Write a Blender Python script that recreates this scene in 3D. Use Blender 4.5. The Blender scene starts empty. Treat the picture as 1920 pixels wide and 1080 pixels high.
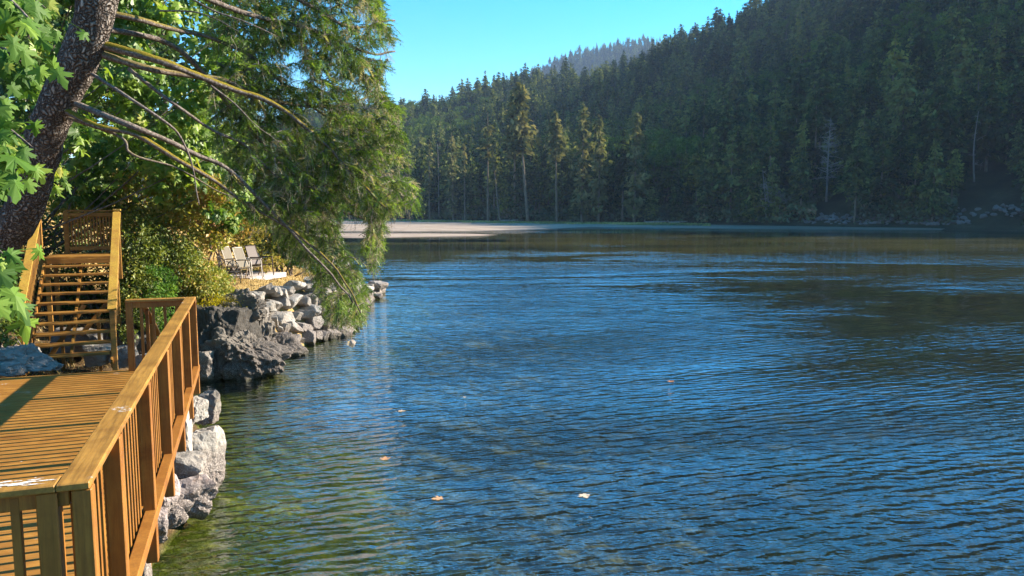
import bpy, math, random
import numpy as np
from mathutils import Vector, Matrix

S = bpy.context.scene
COL = S.collection
R = math.radians
# ------------------------------------------------------------------ camera, light, exposure
CH, F, HY = 4.0, 1400.0, 395.0          # eye height over the water, focal length in px of 1920, horizon row
PITCH = math.atan((540 - HY) / F)
cam_d = bpy.data.cameras.new('camera'); cam = bpy.data.objects.new('camera', cam_d); COL.objects.link(cam)
cam.location = (0, 0, CH); cam.rotation_euler = (math.pi / 2 - PITCH, 0, 0)
cam_d.sensor_width = 36; cam_d.lens = F / 1920 * 36; cam_d.clip_start = .1; cam_d.clip_end = 9000
S.camera = cam
DEBUG = False
SUN_AZ, SUN_EL = 70.0, 27.5             # azimuth from +Y towards +X
W = bpy.data.worlds.new('World'); S.world = W; W.use_nodes = True
wn = W.node_tree; wn.nodes.clear()
sky = wn.nodes.new('ShaderNodeTexSky'); sky.sky_type = 'NISHITA'; sky.sun_disc = False
sky.sun_elevation = R(SUN_EL); sky.sun_rotation = R(SUN_AZ); sky.altitude = 300
sky.air_density = 1.0; sky.dust_density = .1; sky.ozone_density = 2.6
bgn = wn.nodes.new('ShaderNodeBackground'); bgn.inputs[1].default_value = .095
hs = wn.nodes.new('ShaderNodeHueSaturation'); hs.inputs['Hue'].default_value = .487; hs.inputs['Saturation'].default_value = 1.5
hs.inputs['Value'].default_value = 1.0
won = wn.nodes.new('ShaderNodeOutputWorld')
wn.links.new(sky.outputs[0], hs.inputs['Color']); wn.links.new(hs.outputs[0], bgn.inputs[0]); wn.links.new(bgn.outputs[0], won.inputs[0])
sun_d = bpy.data.lights.new('sun', 'SUN'); sun = bpy.data.objects.new('sun', sun_d); COL.objects.link(sun)
sun_d.energy = 5.0; sun_d.angle = R(.5); sun_d.color = (1, .88, .70)
SD = Vector((math.sin(R(SUN_AZ)) * math.cos(R(SUN_EL)), math.cos(R(SUN_AZ)) * math.cos(R(SUN_EL)), math.sin(R(SUN_EL))))
sun.rotation_euler = (-SD).to_track_quat('-Z', 'Y').to_euler(); sun.location = SD * 50
S.view_settings.view_transform = 'Standard'; S.view_settings.look = 'None'
S.view_settings.exposure = 1.78; S.view_settings.gamma = 1
cy = S.cycles
cy.max_bounces = 8; cy.diffuse_bounces = 3; cy.glossy_bounces = 3; cy.transmission_bounces = 4
cy.transparent_max_bounces = 8; cy.volume_bounces = 0; cy.caustics_reflective = False; cy.caustics_refractive = False
cy.sample_clamp_indirect = 6; cy.use_denoising = True

# ------------------------------------------------------------------ helpers
_c, _s = math.cos(PITCH), math.sin(PITCH)
def ray(px, py):
    x, y = (px - 960) / F, (540 - py) / F
    return np.array((x, _c + y * _s, y * _c - _s))
def P(px, py, d):                        # world point seen at a pixel, d metres ahead
    r = ray(px, py); return np.array((0, 0, CH)) + r * (d / r[1])
def PZ(px, py, z):                       # world point seen at a pixel on the level z
    r = ray(px, py); return np.array((0, 0, CH)) + r * ((z - CH) / r[2])
def V3(*a): return np.array(a, float)
def unit(v): return v / (np.linalg.norm(v) + 1e-9)

def hash3(i, j, k, s):
    n = (i * 374761393 + j * 668265263 + k * 2147483647 + s * 1274126177) & 0xffffffff
    n = ((n ^ (n >> 13)) * 1274126177) & 0xffffffff
    return ((n ^ (n >> 16)) & 0xffff) / 65535.0
def vnoise(p, s=0):                      # value noise -1..1, p (n,3)
    p = np.asarray(p, float); i = np.floor(p).astype(np.int64); f = p - i; f = f * f * (3 - 2 * f)
    r = 0
    for a in (0, 1):
        for b in (0, 1):
            for c in (0, 1):
                w = (f[:, 0] if a else 1 - f[:, 0]) * (f[:, 1] if b else 1 - f[:, 1]) * (f[:, 2] if c else 1 - f[:, 2])
                r = r + w * hash3(i[:, 0] + a, i[:, 1] + b, i[:, 2] + c, s)
    return r * 2 - 1
def fbm(p, s=0, o=4):
    r = 0; a = 1.; t = 0
    for k in range(o):
        r = r + a * vnoise(np.asarray(p) * 2 ** k, s + k); t += a; a *= .5
    return r / t

def mesh(name, V, Fs, mat=None, var=None, smooth=False, mats=None, mi=None):
    """V (n,3); Fs a list of (m,k) index arrays (or python lists of faces)"""
    me = bpy.data.meshes.new(name); V = np.asarray(V, np.float32)
    me.vertices.add(len(V)); me.vertices.foreach_set('co', V.ravel())
    Fs = [np.asarray(f, np.int32) for f in Fs if len(f)]
    tot = [np.full(len(f), f.shape[1], np.int32) for f in Fs]; tot = np.concatenate(tot)
    idx = np.concatenate([f.ravel() for f in Fs])
    me.loops.add(len(idx)); me.loops.foreach_set('vertex_index', idx)
    me.polygons.add(len(tot)); st = np.concatenate([[0], np.cumsum(tot)[:-1]]).astype(np.int32)
    me.polygons.foreach_set('loop_start', st)
    try: me.polygons.foreach_set('loop_total', tot)
    except Exception: pass
    for m in (mats or ([mat] if mat else [])): me.materials.append(m)
    if mi is not None: me.polygons.foreach_set('material_index', np.asarray(mi, np.int32))
    me.polygons.foreach_set('use_smooth', np.full(len(tot), smooth))
    if var is not None:
        a = me.attributes.new('var', 'FLOAT', 'POINT'); a.data.foreach_set('value', np.asarray(var, np.float32))
    me.update(calc_edges=True); me.validate()
    return me
class MB:
    """collects vertices and faces of one mesh"""
    def __init__(s): s.V = []; s.F = {}; s.n = 0; s.var = []
    def add(s, V, Fc, var=0.):
        V = np.asarray(V, float).reshape(-1, 3)
        for f in (Fc if isinstance(Fc, list) and len(Fc) and isinstance(Fc[0], np.ndarray) else [np.asarray(Fc)]):
            s.F.setdefault(f.shape[1], []).append(f + s.n)
        s.V.append(V); s.n += len(V)
        s.var.append(np.broadcast_to(np.asarray(var, float), (len(V),)).copy())
    def mesh(s, name, mat, smooth=False):
        return mesh(name, np.concatenate(s.V), [np.concatenate(f) for f in s.F.values()], mat, np.concatenate(s.var), smooth)
    def box(s, o, ax, ay, az, c=.004, var=None):
        """bevelled box: corner-centre o, full axis vectors ax, ay, az"""
        o, ax, ay, az = (np.asarray(q, float) for q in (o, ax, ay, az))
        la, lb, lc = np.linalg.norm(ax), np.linalg.norm(ay), np.linalg.norm(az)
        c = min(c, la * .3, lb * .3, lc * .3); ua, ub, uc = ax / la, ay / lb, az / lc
        V = []; 
        for sx in (-1, 1):
            for sy in (-1, 1):
                for sz in (-1, 1):
                    k = o + ax * sx / 2 + ay * sy / 2 + az * sz / 2
                    V += [k - ub * sy * c - uc * sz * c, k - ua * sx * c - uc * sz * c, k - ua * sx * c - ub * sy * c]
        def id(sx, sy, sz, a): return ((sx * 2 + sy) * 2 + sz) * 3 + a
        Q = []; T = []
        for a in range(3):
            for sg in (0, 1):
                q = []
                for (p, r) in ((0, 0), (1, 0), (1, 1), (0, 1)):
                    t = [0, 0, 0]; t[a] = sg; t[(a + 1) % 3] = p; t[(a + 2) % 3] = r; q.append(id(*t, a))
                Q.append(q if sg else q[::-1])
        for a in range(3):                                   # edges along axis a
            b, d = (a + 1) % 3, (a + 2) % 3
            for p in (0, 1):
                for r in (0, 1):
                    t0 = [0, 0, 0]; t0[b] = p; t0[d] = r; t1 = list(t0); t1[a] = 1
                    Q.append([id(*t0, b), id(*t1, b), id(*t1, d), id(*t0, d)])
        for sx in (0, 1):
            for sy in (0, 1):
                for sz in (0, 1): T.append([id(sx, sy, sz, k) for k in range(3)])
        s.add(V, [np.array(Q), np.array(T)], random.random() if var is None else var)
    def beam(s, p, q, w, h, up=(0, 0, 1), c=.004, var=None):
        """box from p to q, w wide, h tall (centre line)"""
        p, q = np.asarray(p, float), np.asarray(q, float); d = unit(q - p); up = np.asarray(up, float)
        sd = unit(np.cross(d, up)); u2 = np.cross(sd, d)
        s.box((p + q) / 2, q - p, sd * w, u2 * h, c, var)
    def tube(s, pts, rad, k=8, var=0., cap=True):
        pts = np.asarray(pts, float); n = len(pts); rad = np.broadcast_to(np.asarray(rad, float), (n,))
        t = np.gradient(pts, axis=0); t /= np.linalg.norm(t, axis=1)[:, None] + 1e-9
        ref = V3(0, 0, 1) if abs(t[:, 2]).mean() < .8 else V3(1, 0, 0)
        a = np.cross(t, ref); a /= np.linalg.norm(a, axis=1)[:, None] + 1e-9; b = np.cross(t, a)
        th = np.arange(k) * 2 * np.pi / k
        V = pts[:, None, :] + rad[:, None, None] * (a[:, None, :] * np.cos(th)[None, :, None] + b[:, None, :] * np.sin(th)[None, :, None])
        i, j = np.meshgrid(np.arange(n - 1), np.arange(k), indexing='ij'); j2 = (j + 1) % k
        Q = np.stack([i * k + j, i * k + j2, (i + 1) * k + j2, (i + 1) * k + j], -1).reshape(-1, 4)
        V = V.reshape(-1, 3); Fc = [Q]
        if cap:
            V = np.vstack([V, pts[0], pts[-1]]); m = n * k; jj = np.arange(k); j2 = (jj + 1) % k
            Fc.append(np.vstack([np.stack([np.full(k, m), j2, jj], -1), np.stack([np.full(k, m + 1), (n - 1) * k + jj, (n - 1) * k + j2], -1)]))
        s.add(V, Fc, var)
def smooth_path(pts, n):
    pts = np.asarray(pts, float); m = len(pts); P_ = np.vstack([2 * pts[0] - pts[1], pts, 2 * pts[-1] - pts[-2]])
    out = []
    for t in np.linspace(0, m - 1, n):
        i = min(int(t), m - 2); f = t - i; a, b, c, d = P_[i:i + 4]
        out.append(.5 * (2 * b + (c - a) * f + (2 * a - 5 * b + 4 * c - d) * f * f + (3 * b - a - 3 * c + d) * f ** 3))
    return np.array(out)

def tag(o, label=None, cat=None, group=None, kind=None):
    if label: o['label'] = label
    if cat: o['category'] = cat
    if group: o['group'] = group
    if kind: o['kind'] = kind
    return o
def link(name, me, parent=None, loc=None):
    o = bpy.data.objects.new(name, me); COL.objects.link(o)
    if parent is not None: o.parent = parent
    if loc is not None: o.location = loc
    return o
def empty(name, loc, label, cat, group=None):
    o = bpy.data.objects.new(name, None); COL.objects.link(o); o.location = loc; o.empty_display_size = .3
    return tag(o, label, cat, group)
def part(name, mb, mat, root, smooth=False):
    """build a part whose coordinates are in world space and hang it under root"""
    me = mb.mesh(name, mat, smooth)
    o = bpy.data.objects.new(name, me); COL.objects.link(o); o.parent = root
    b = root; off = Vector((0, 0, 0))
    while b is not None: off = off + b.location; b = b.parent
    o.location = -off
    return o

# ------------------------------------------------------------------ materials
class N:
    def __init__(s, name):
        s.m = bpy.data.materials.new(name); s.m.use_nodes = True; s.t = s.m.node_tree; s.t.nodes.clear()
        s.out = s.t.nodes.new('ShaderNodeOutputMaterial')
    def n(s, ty, ins=None, **kw):
        nd = s.t.nodes.new('ShaderNode' + ty)
        for k, v in kw.items(): setattr(nd, k, v)
        for k, v in (ins or {}).items(): s.set(nd.inputs[k], v)
        return nd
    def set(s, sock, v):
        if isinstance(v, bpy.types.NodeSocket): s.t.links.new(v, sock)
        elif isinstance(v, bpy.types.Node): s.t.links.new(v.outputs[0], sock)
        else:
            if hasattr(sock.default_value, '__len__') and len(sock.default_value) == 4 and len(v) == 3: v = (*v, 1)
            sock.default_value = v
    def coord(s, kind='Object'):
        return s.n('TexCoord').outputs[kind]
    def pos(s): return s.n('NewGeometry').outputs['Position']
    def map(s, v, scale=(1, 1, 1), rot=(0, 0, 0), loc=(0, 0, 0)):
        return s.n('Mapping', {'Vector': v, 'Scale': scale, 'Rotation': rot, 'Location': loc}).outputs[0]
    def noise(s, v, sc, det=4, rough=.55, dist=0): return s.n('TexNoise', {'Vector': v, 'Scale': sc, 'Detail': det, 'Roughness': rough, 'Distortion': dist}).outputs[0]
    def ramp(s, f, stops, interp='LINEAR'):
        r = s.n('ValToRGB', {'Fac': f}); r.color_ramp.interpolation = interp
        e = r.color_ramp.elements
        while len(e) < len(stops): e.new(.5)
        for q, (p, c) in zip(e, stops):
            q.position = p; q.color = (*c, 1) if hasattr(c, '__len__') else (c, c, c, 1)
        return r.outputs[0]
    def mix(s, f, a, b, mode='MIX'):
        m = s.n('Mix', data_type='RGBA', blend_type=mode)
        s.set(m.inputs[0], f); s.set(m.inputs[6], a if not isinstance(a, tuple) else (*a, 1) if len(a) == 3 else a)
        s.set(m.inputs[7], b if not isinstance(b, tuple) else (*b, 1) if len(b) == 3 else b); return m.outputs[2]
    def math(s, op, a, b=0., c=0., clamp=False):
        m = s.n('Math', operation=op, use_clamp=clamp); s.set(m.inputs[0], a); s.set(m.inputs[1], b); s.set(m.inputs[2], c); return m.outputs[0]
    def attr(s, name='var'): return s.n('Attribute', attribute_name=name).outputs['Fac']
    def rnd(s): return s.n('ObjectInfo').outputs['Random']
    def sep(s, v): return s.n('SeparateXYZ', {0: v}).outputs
    def bump(s, h, st=.5, dist=.02, nrm=None):
        b = s.n('Bump', {'Height': h, 'Strength': st, 'Distance': dist})
        if nrm is not None: s.set(b.inputs['Normal'], nrm)
        return b.outputs[0]
    def bsdf(s, col, rough=.8, nrm=None, spec=.3, **kw):
        b = s.n('BsdfPrincipled', {'Base Color': col, 'Roughness': rough, 'Specular IOR Level': spec})
        if nrm is not None: s.set(b.inputs['Normal'], nrm)
        for k, v in kw.items(): s.set(b.inputs[k.replace('_', ' ')], v)
        return b.outputs[0]
    def done(s, sh): s.set(s.out.inputs[0], sh); return s.m

def mat_leaf(name, stops, trans=.35, rough=.5, rnd_amt=0., gloss=.04, tboost=1.25):
    q = N(name); v = q.attr()
    if rnd_amt: v = q.math('ADD', v, q.math('MULTIPLY', q.math('SUBTRACT', q.rnd(), .5), rnd_amt), clamp=True)
    c = q.ramp(v, stops)
    if rnd_amt: c = q.mix(q.ramp(q.math('FRACT', q.math('MULTIPLY', q.rnd(), 7.3)), [(.5, 0.), (1., .6)]), c, (1.5, 1.25, .62), 'MULTIPLY')
    d = q.n('BsdfDiffuse', {'Color': c}); t = q.n('BsdfTranslucent', {'Color': q.mix(1., c, (tboost, tboost, tboost * .6), 'MULTIPLY')})
    m = q.n('MixShader', {0: trans, 1: d, 2: t}); g = q.n('BsdfGlossy', {'Color': (1, 1, 1), 'Roughness': rough})
    m2 = q.n('MixShader', {0: gloss, 1: m, 2: g})
    return q.done(m2.outputs[0])
def mat_rock(name, base=(.3, .29, .28), dark=(.1, .1, .1), tide=True, sc=1., brown=.0, tz=.75, light=1.):
    q = N(name); p = q.pos()
    n1 = q.noise(p, 2.2 * sc, 6, .65); n2 = q.noise(p, 14 * sc, 5, .7); n3 = q.noise(q.map(p, (1, 1, 3)), 5 * sc, 4, .6, 1.2)
    c = q.ramp(n1, [(.3, dark), (.48, base), (.7, tuple(min(1, x * 1.35) for x in base))])
    c = q.mix(q.ramp(n2, [(.35, .55), (.6, 0.)]), c, tuple(x * .45 for x in base))
    c = q.mix(q.ramp(n3, [(.55, 0.), (.7, .5)]), c, (base[0] * 1.05, base[1] * .8, base[2] * .55))
    c = q.mix(q.math('MULTIPLY', q.rnd(), .45), c, tuple(min(.6, x * 1.7) for x in base))
    if tide:
        z = q.sep(p)[2]; zz = q.math('ADD', z, q.math('MULTIPLY', q.math('SUBTRACT', n1, .5), .5))
        f = q.ramp(zz, [(.0, 1.), (tz * .75, .85), (tz, 0.)])
        barn = q.noise(p, 55, 3, .7)
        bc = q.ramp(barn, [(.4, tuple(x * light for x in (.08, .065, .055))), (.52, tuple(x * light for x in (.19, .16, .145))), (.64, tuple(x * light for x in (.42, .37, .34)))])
        c = q.mix(f, c, bc)
        wet = q.ramp(z, [(.02, .75), (.16, 0.)]); c = q.mix(wet, c, (.035, .035, .02))
    h = q.math('ADD', q.math('MULTIPLY', n2, .5), q.math('MULTIPLY', n1, 1.4)); h = q.math('ADD', h, q.math('MULTIPLY', q.noise(p, 45, 3, .7), .3))
    return q.done(q.bsdf(c, .85, q.bump(h, .9, .045)))
def mat_wood(name, lit=(.43, .19, .033), dark=(.19, .06, .008), stain=False, rough=.5, ang=None):
    q = N(name); p = q.coord(); v = q.attr()
    off = q.n('VectorMath', {0: p, 1: (0, 0, 0)}, operation='ADD')
    cmb = q.n('CombineXYZ', {0: q.math('MULTIPLY', v, 37.), 1: q.math('MULTIPLY', v, 13.), 2: q.math('MULTIPLY', v, 91.)})
    q.set(off.inputs[1], cmb)
    n1 = q.noise(off.outputs[0], 3., 6, .65, .4)
    gv = q.map(off.outputs[0], (14, 14, .8)) if ang is None else q.map(q.map(off.outputs[0], rot=(0, 0, -ang)), (.8, 14, 14))
    n2 = q.noise(gv, 3., 5, .7, .5)
    c = q.mix(q.ramp(n1, [(.3, 0.), (.7, 1.)]), dark, lit)
    c = q.mix(q.ramp(n2, [(.42, .0), (.68, .65)]), c, tuple(x * .45 for x in dark))
    c = q.mix(q.math('MULTIPLY', v, .35), c, tuple(x * .62 for x in lit))
    vo = q.n('TexVoronoi', {'Vector': p, 'Scale': 6.}); kn = q.ramp(vo.outputs[0], [(.03, .8), (.06, 0.)])
    c = q.mix(kn, c, (.07, .028, .01))
    if stain:
        s1 = q.noise(q.map(p, (1, 1, 1), loc=(3, 1, 0)), 2.3, 2, .5); s2 = q.noise(p, 30, 4, .7)
        dz = q.sep(q.n('NewGeometry').outputs['Normal'])[2]
        f = q.math('MULTIPLY', q.ramp(s1, [(.68, 0.), (.72, .7)]), q.ramp(s2, [(.5, 0.), (.6, .9)]))
        f = q.math('MULTIPLY', f, dz, clamp=True)
        vs = q.n('TexVoronoi', {'Vector': p, 'Scale': 2.7}); sp = q.ramp(vs.outputs[0], [(.02, .8), (.032, 0.)])
        f = q.math('MAXIMUM', f, q.math('MULTIPLY', sp, dz, clamp=True))
        c = q.mix(f, c, (.72, .7, .68))
    return q.done(q.bsdf(c, rough, q.bump(n2, .35, .004), spec=.35))
# ================================================================== THE SETTING
# shoreline of the near bank (x, y at water level), the land lies to its left
SH = np.array([(-.6, -8), (-1.3, 1), (-3.0, 5), (-4.1, 8.2), (-4.35, 10.2), (-4.9, 11.8), (-5.9, 13.6), (-7.4, 15.2), (-7.9, 16.6),
               (-7.3, 17.8), (-6.35, 18.6), (-6.2, 19.4), (-6.3, 21), (-6.0, 22.6), (-5.6, 24.2), (-5.9, 27.2), (-6.4, 31), (-6.6, 35), (-7.4, 38.4),
               (-9.5, 40), (-13, 43), (-18, 52), (-30, 75), (-60, 110)], float)
def shore_s(x, y):
    """signed distance to the shore, positive inland"""
    x = np.asarray(x, float); y = np.asarray(y, float); best = np.full(x.shape, 1e9); sg = np.ones(x.shape)
    for a, b in zip(SH[:-1], SH[1:]):
        d = b - a; L = d @ d; t = np.clip(((x - a[0]) * d[0] + (y - a[1]) * d[1]) / L, 0, 1)
        qx, qy = a[0] + t * d[0], a[1] + t * d[1]; ds = np.hypot(x - qx, y - qy)
        cr = d[0] * (y - a[1]) - d[1] * (x - a[0]); m = ds < best
        sg = np.where(m, np.where(cr > 0, 1., -1.), sg); best = np.where(m, ds, best)
    return best * sg
PS = [-9, -3, -1, 0, .5, 1.2, 2.5, 5, 8, 14, 30, 60]
PROF = {0: [-1.9, -.75, -.28, 0, .25, .6, .9, 1.3, 2.9, 6, 15, 26],
        11: [-1.9, -.75, -.28, 0, .3, .7, 1.0, 1.6, 3.2, 6.5, 16, 27],
        14.5: [-1.9, -.75, -.28, 0, .45, .8, 1.1, 2.6, 4.4, 8, 17, 28],
        17: [-1.9, -.9, -.35, 0, .7, 1.2, 1.9, 3.0, 5.0, 9, 18, 29],
        20: [-1.9, -.9, -.35, 0, .75, 1.35, 1.62, 1.9, 4.2, 8, 18, 29],
        23: [-1.9, -.9, -.35, 0, .7, 1.45, 1.5, 1.6, 2.9, 7, 17, 28],
        30: [-1.9, -.9, -.35, 0, .5, 1.1, 1.5, 1.7, 3.2, 7, 17, 28],
        36: [-1.9, -.8, -.3, 0, .2, .5, .9, 1.6, 3.2, 7, 17, 28],
        45: [-1.9, -.8, -.3, 0, .3, .6, 1.2, 2.2, 4, 8, 18, 29],
        120: [-1.9, -.8, -.3, 0, .3, .6, 1.2, 2.2, 4, 8, 18, 29]}
PY = np.array(sorted(PROF)); PT = np.array([PROF[k] for k in PY], float)
SSAMP = np.linspace(-9, 60, 1381); PTS = np.array([np.interp(SSAMP, PS, r) for r in PT])
def bank_z(x, y, noise=True):
    x = np.atleast_1d(np.asarray(x, float)); y = np.atleast_1d(np.asarray(y, float)); s = shore_s(x, y)
    fy = np.interp(y, PY, np.arange(len(PY))); i = np.clip(fy.astype(int), 0, len(PY) - 2); f = fy - i
    fs = np.clip((s + 9) / 69 * 1380, 0, 1379.99); j = fs.astype(int); g = fs - j
    z = (PTS[i, j] * (1 - g) + PTS[i, j + 1] * g) * (1 - f) + (PTS[i + 1, j] * (1 - g) + PTS[i + 1, j + 1] * g) * f
    if noise:
        p = np.stack([x, y, 0 * x], -1); a = np.clip(np.abs(s) * .25, .25, 1)
        z = z + a * (.22 * fbm(p * .55, 3) + .1 * fbm(p * 1.9, 8))
    return z
def gz(x, y): return float(bank_z(x, y)[0])
def grid_faces(nx, ny):
    i, j = np.meshgrid(np.arange(nx - 1), np.arange(ny - 1), indexing='ij')
    return np.stack([i * ny + j, (i + 1) * ny + j, (i + 1) * ny + j + 1, i * ny + j + 1], -1).reshape(-1, 4)

def mat_bank():
    q = N('bank_soil'); p = q.pos(); z = q.sep(p)[2]; y = q.sep(p)[1]
    n1 = q.noise(p, 1.3, 6, .65); n2 = q.noise(p, 9, 5, .7); n3 = q.noise(p, 40, 3, .7)
    soil = q.ramp(n2, [(.3, (.045, .03, .018)), (.55, (.13, .085, .045)), (.75, (.26, .18, .09))])
    grass = q.ramp(q.noise(q.map(p, (1, 1, .4)), 28, 4, .75), [(.3, (.2, .12, .045)), (.5, (.46, .31, .12)), (.7, (.66, .5, .24))])
    gy = q.math('MULTIPLY', q.ramp(q.math('MULTIPLY', y, .02), [(.39, 0.), (.43, 1.)]), q.ramp(n1, [(.36, 0.), (.46, 1.)]))
    c = q.mix(gy, soil, grass)
    bed = q.ramp(q.noise(q.map(p, (1, 1, 1), loc=(0, 0, 4)), 1.7, 6, .7), [(.34, (.016, .024, .005)), (.47, (.038, .05, .007)), (.58, (.09, .105, .016)), (.71, (.30, .28, .09))])
    vo = q.n('TexVoronoi', {'Vector': q.map(p, (1, 1, 0)), 'Scale': 3.2, 'Randomness': 1.}, feature='F1')
    st = q.mix(q.ramp(vo.outputs[0], [(.1, .75), (.32, 0.)]), bed, q.ramp(vo.outputs[1], [(.2, (.04, .045, .012)), (.8, (.17, .16, .07))]))
    deep = q.ramp(q.noise(p, 1.1, 6, .7), [(.35, (.008, .008, .004)), (.52, (.028, .026, .012)), (.66, (.16, .14, .09))])
    zz = q.math('ADD', z, q.math('MULTIPLY', n1, .8)); st = q.mix(q.ramp(q.math('MULTIPLY', zz, -1.), [(.2, 0.), (.5, 1.)]), st, deep)  # bed colour darkens with depth, standing in for light lost in the water
    c = q.mix(q.ramp(z, [(0., 1.), (.04, 0.)]), c, st)
    h = q.math('ADD', n2, q.math('MULTIPLY', n3, .4))
    return q.done(q.bsdf(c, .95, q.bump(h, .9, .08), spec=.1))
xs = np.concatenate([np.linspace(-75, -22, 55), np.linspace(-21.5, 1, 140), np.linspace(1.4, 7, 14)])
ys = np.concatenate([np.linspace(-9, 42, 320), np.linspace(42.6, 118, 80)])
X, Y = np.meshgrid(xs, ys, indexing='ij'); Z = bank_z(X.ravel(), Y.ravel())
me = mesh('bank', np.stack([X.ravel(), Y.ravel(), Z], -1), [grid_faces(len(xs), len(ys))], mat_bank(), smooth=True)
tag(link('bank', me), kind='structure')

# seabed: one sheet below the whole inlet, reaching far past the hills
def mat_bed():
    q = N('seabed_mud'); p = q.pos(); 
    n1 = q.noise(p, 1.1, 6, .7); vo = q.n('TexVoronoi', {'Vector': p, 'Scale': 2.6, 'Randomness': 1.})
    c = q.ramp(n1, [(.35, (.008, .007, .003)), (.52, (.026, .022, .010)), (.68, (.10, .085, .05))])
    c = q.mix(q.ramp(vo.outputs[0], [(.05, .9), (.2, 0.)]), c, (.17, .16, .13))
    alg = q.ramp(q.noise(p, .25, 3, .6), [(.45, 0.), (.6, .6)]); c = q.mix(alg, c, (.02, .028, .008))
    # the shallows towards the sand bars are bare brown mud
    yy = q.sep(p)[1]; c = q.mix(q.ramp(q.math('MULTIPLY', yy, .004), [(.2, 0.), (.42, 1.)]), c, q.ramp(q.noise(q.map(p, (.25, 1, 1)), .09, 4, .6), [(.38, (.045, .036, .02)), (.62, (.2, .145, .075))]))
    return q.done(q.bsdf(c, .95, spec=.05))
def sheet(name, x0, x1, y0, y1, z, mat):
    me = mesh(name, [(x0, y0, z), (x1, y0, z), (x1, y1, z), (x0, y1, z)], [np.array([[0, 1, 2, 3]])], mat)
    return tag(link(name, me), kind='structure')
# the bed shelves up towards the far shore
bx = np.array([-4000, -400, -100, -40, 0, 40, 100, 300, 4000.]); by = np.array([-400, -50, 0, 20, 40, 60, 80, 100, 130, 200, 400, 4000.])
bz = np.interp(by, [-400, 20, 60, 100, 130, 400], [-1.8, -1.8, -1.3, -.55, -.4, -.4])
BX, BY = np.meshgrid(bx, by, indexing='ij'); BZ = np.broadcast_to(bz, BX.shape)
tag(link('seabed', mesh('seabed', np.stack([BX.ravel(), BY.ravel(), BZ.ravel()], -1), [grid_faces(len(bx), len(by))], mat_bed(), smooth=True)), kind='structure')

def mat_water():
    q = N('water'); p = q.pos()
    warp = q.noise(q.map(p, (1, 1, 0)), .09, 2, .5)
    gust = q.ramp(q.noise(q.map(p, (.55, 1.2, 0), rot=(0, 0, R(-8)), loc=(3, 7, 0)), .04, 4, .6, .8), [(.40, .13), (.49, .7), (.58, 1.6)])
    yy = q.sep(p)[1]; xx = q.sep(p)[0]
    # sheltered water along the near bank and behind the shoals is smoother
    lee = q.ramp(q.math('ADD', q.math('MULTIPLY', xx, .05), .42), [(.1, .18), (.42, 1.)])
    calm = q.ramp(q.math('MULTIPLY', yy, .005), [(.28, 1.), (.40, .12), (.62, .12), (.9, .5)])
    hill_lee = q.ramp(q.math('ADD', q.math('MULTIPLY', q.math('SUBTRACT', xx, q.math('MULTIPLY', yy, .22)), .05), .5), [(.38, 1.), (.62, .42)])   # sheltered below the right hill
    hill_lee = q.math('MAXIMUM', hill_lee, q.ramp(q.math('MULTIPLY', yy, .05), [(.55, 1.), (1., 0.)]))
    amp = q.math('MULTIPLY', q.math('MULTIPLY', q.math('MULTIPLY', gust, lee), calm), hill_lee)
    def bands(lam, deg, dist, dsc, det=2):
        v = q.map(p, (1, 1, 0), rot=(0, 0, R(deg)))
        w = q.n('TexWave', {'Vector': v, 'Scale': .314 / lam, 'Distortion': dist, 'Detail': det, 'Detail Scale': dsc, 'Detail Roughness': .55}, wave_type='BANDS', bands_direction='Y')
        return w.outputs[0 if False else 1]
    w1 = bands(.32, -27, 6., 1., 3); w2 = bands(.19, -14, 6., 1.3, 3); w3 = bands(.62, -36, 5., .8, 3)
    n1 = q.noise(q.map(p, (1.2, 3.2, 0), rot=(0, 0, R(-24))), 2.2, 3, .6); n2 = q.noise(q.map(p, (1.6, 3.4, 0), rot=(0, 0, R(-15))), 7, 2, .6)
    n3 = q.noise(q.map(p, (.55, 1.8, 0), rot=(0, 0, R(-14))), .8, 3, .6)
    off = q.ramp(q.math('MULTIPLY', yy, .01), [(.2, 1.), (.6, .35)])      # the short ripples die out offshore where longer wavelets take over
    n4 = q.noise(q.map(p, (.55, 1.35, 0), rot=(0, 0, R(-11))), .85, 2, .5, .6)
    hs_ = q.math('MULTIPLY', w1, .028)
    hs_ = q.math('ADD', hs_, q.math('MULTIPLY', w2, .018)); hs_ = q.math('ADD', hs_, q.math('MULTIPLY', n1, .055)); hs_ = q.math('ADD', hs_, q.math('MULTIPLY', n2, .004))
    h = q.math('MULTIPLY', hs_, off); h = q.math('ADD', h, q.math('MULTIPLY', w3, .018))
    h = q.math('ADD', h, q.math('MULTIPLY', q.math('MULTIPLY', n4, .40), q.ramp(q.math('MULTIPLY', yy, .01), [(.14, .0), (.38, 1.)]))); h = q.math('ADD', h, q.math('MULTIPLY', q.math('MULTIPLY', n3, .11), q.ramp(q.math('MULTIPLY', yy, .01), [(.08, .5), (.5, 1.5)])))
    h = q.math('MULTIPLY', h, amp)
    nrm = q.n('Bump', {'Height': h, 'Strength': 1., 'Distance': 1.}).outputs[0]
    cs = q.math('ABSOLUTE', q.n('VectorMath', {0: q.n('NewGeometry').outputs['Incoming'], 1: nrm}, operation='DOT_PRODUCT').outputs['Value'])
    fr = q.math('ADD', q.math('MULTIPLY', q.math('POWER', q.math('SUBTRACT', 1., cs, clamp=True), 5.), .98), .02)
    g = q.n('BsdfGlossy', {'Color': (.86, .93, 1.), 'Roughness': .01, 'Normal': nrm}).outputs[0]
    t = q.n('BsdfTransparent', {'Color': (.74, .8, .55)}).outputs[0]
    m = q.n('MixShader', {0: q.math('MINIMUM', q.math('MULTIPLY', q.math('POWER', fr, .85), 2.0), .72), 1: t, 2: g})
    return q.done(m.outputs[0])
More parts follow.
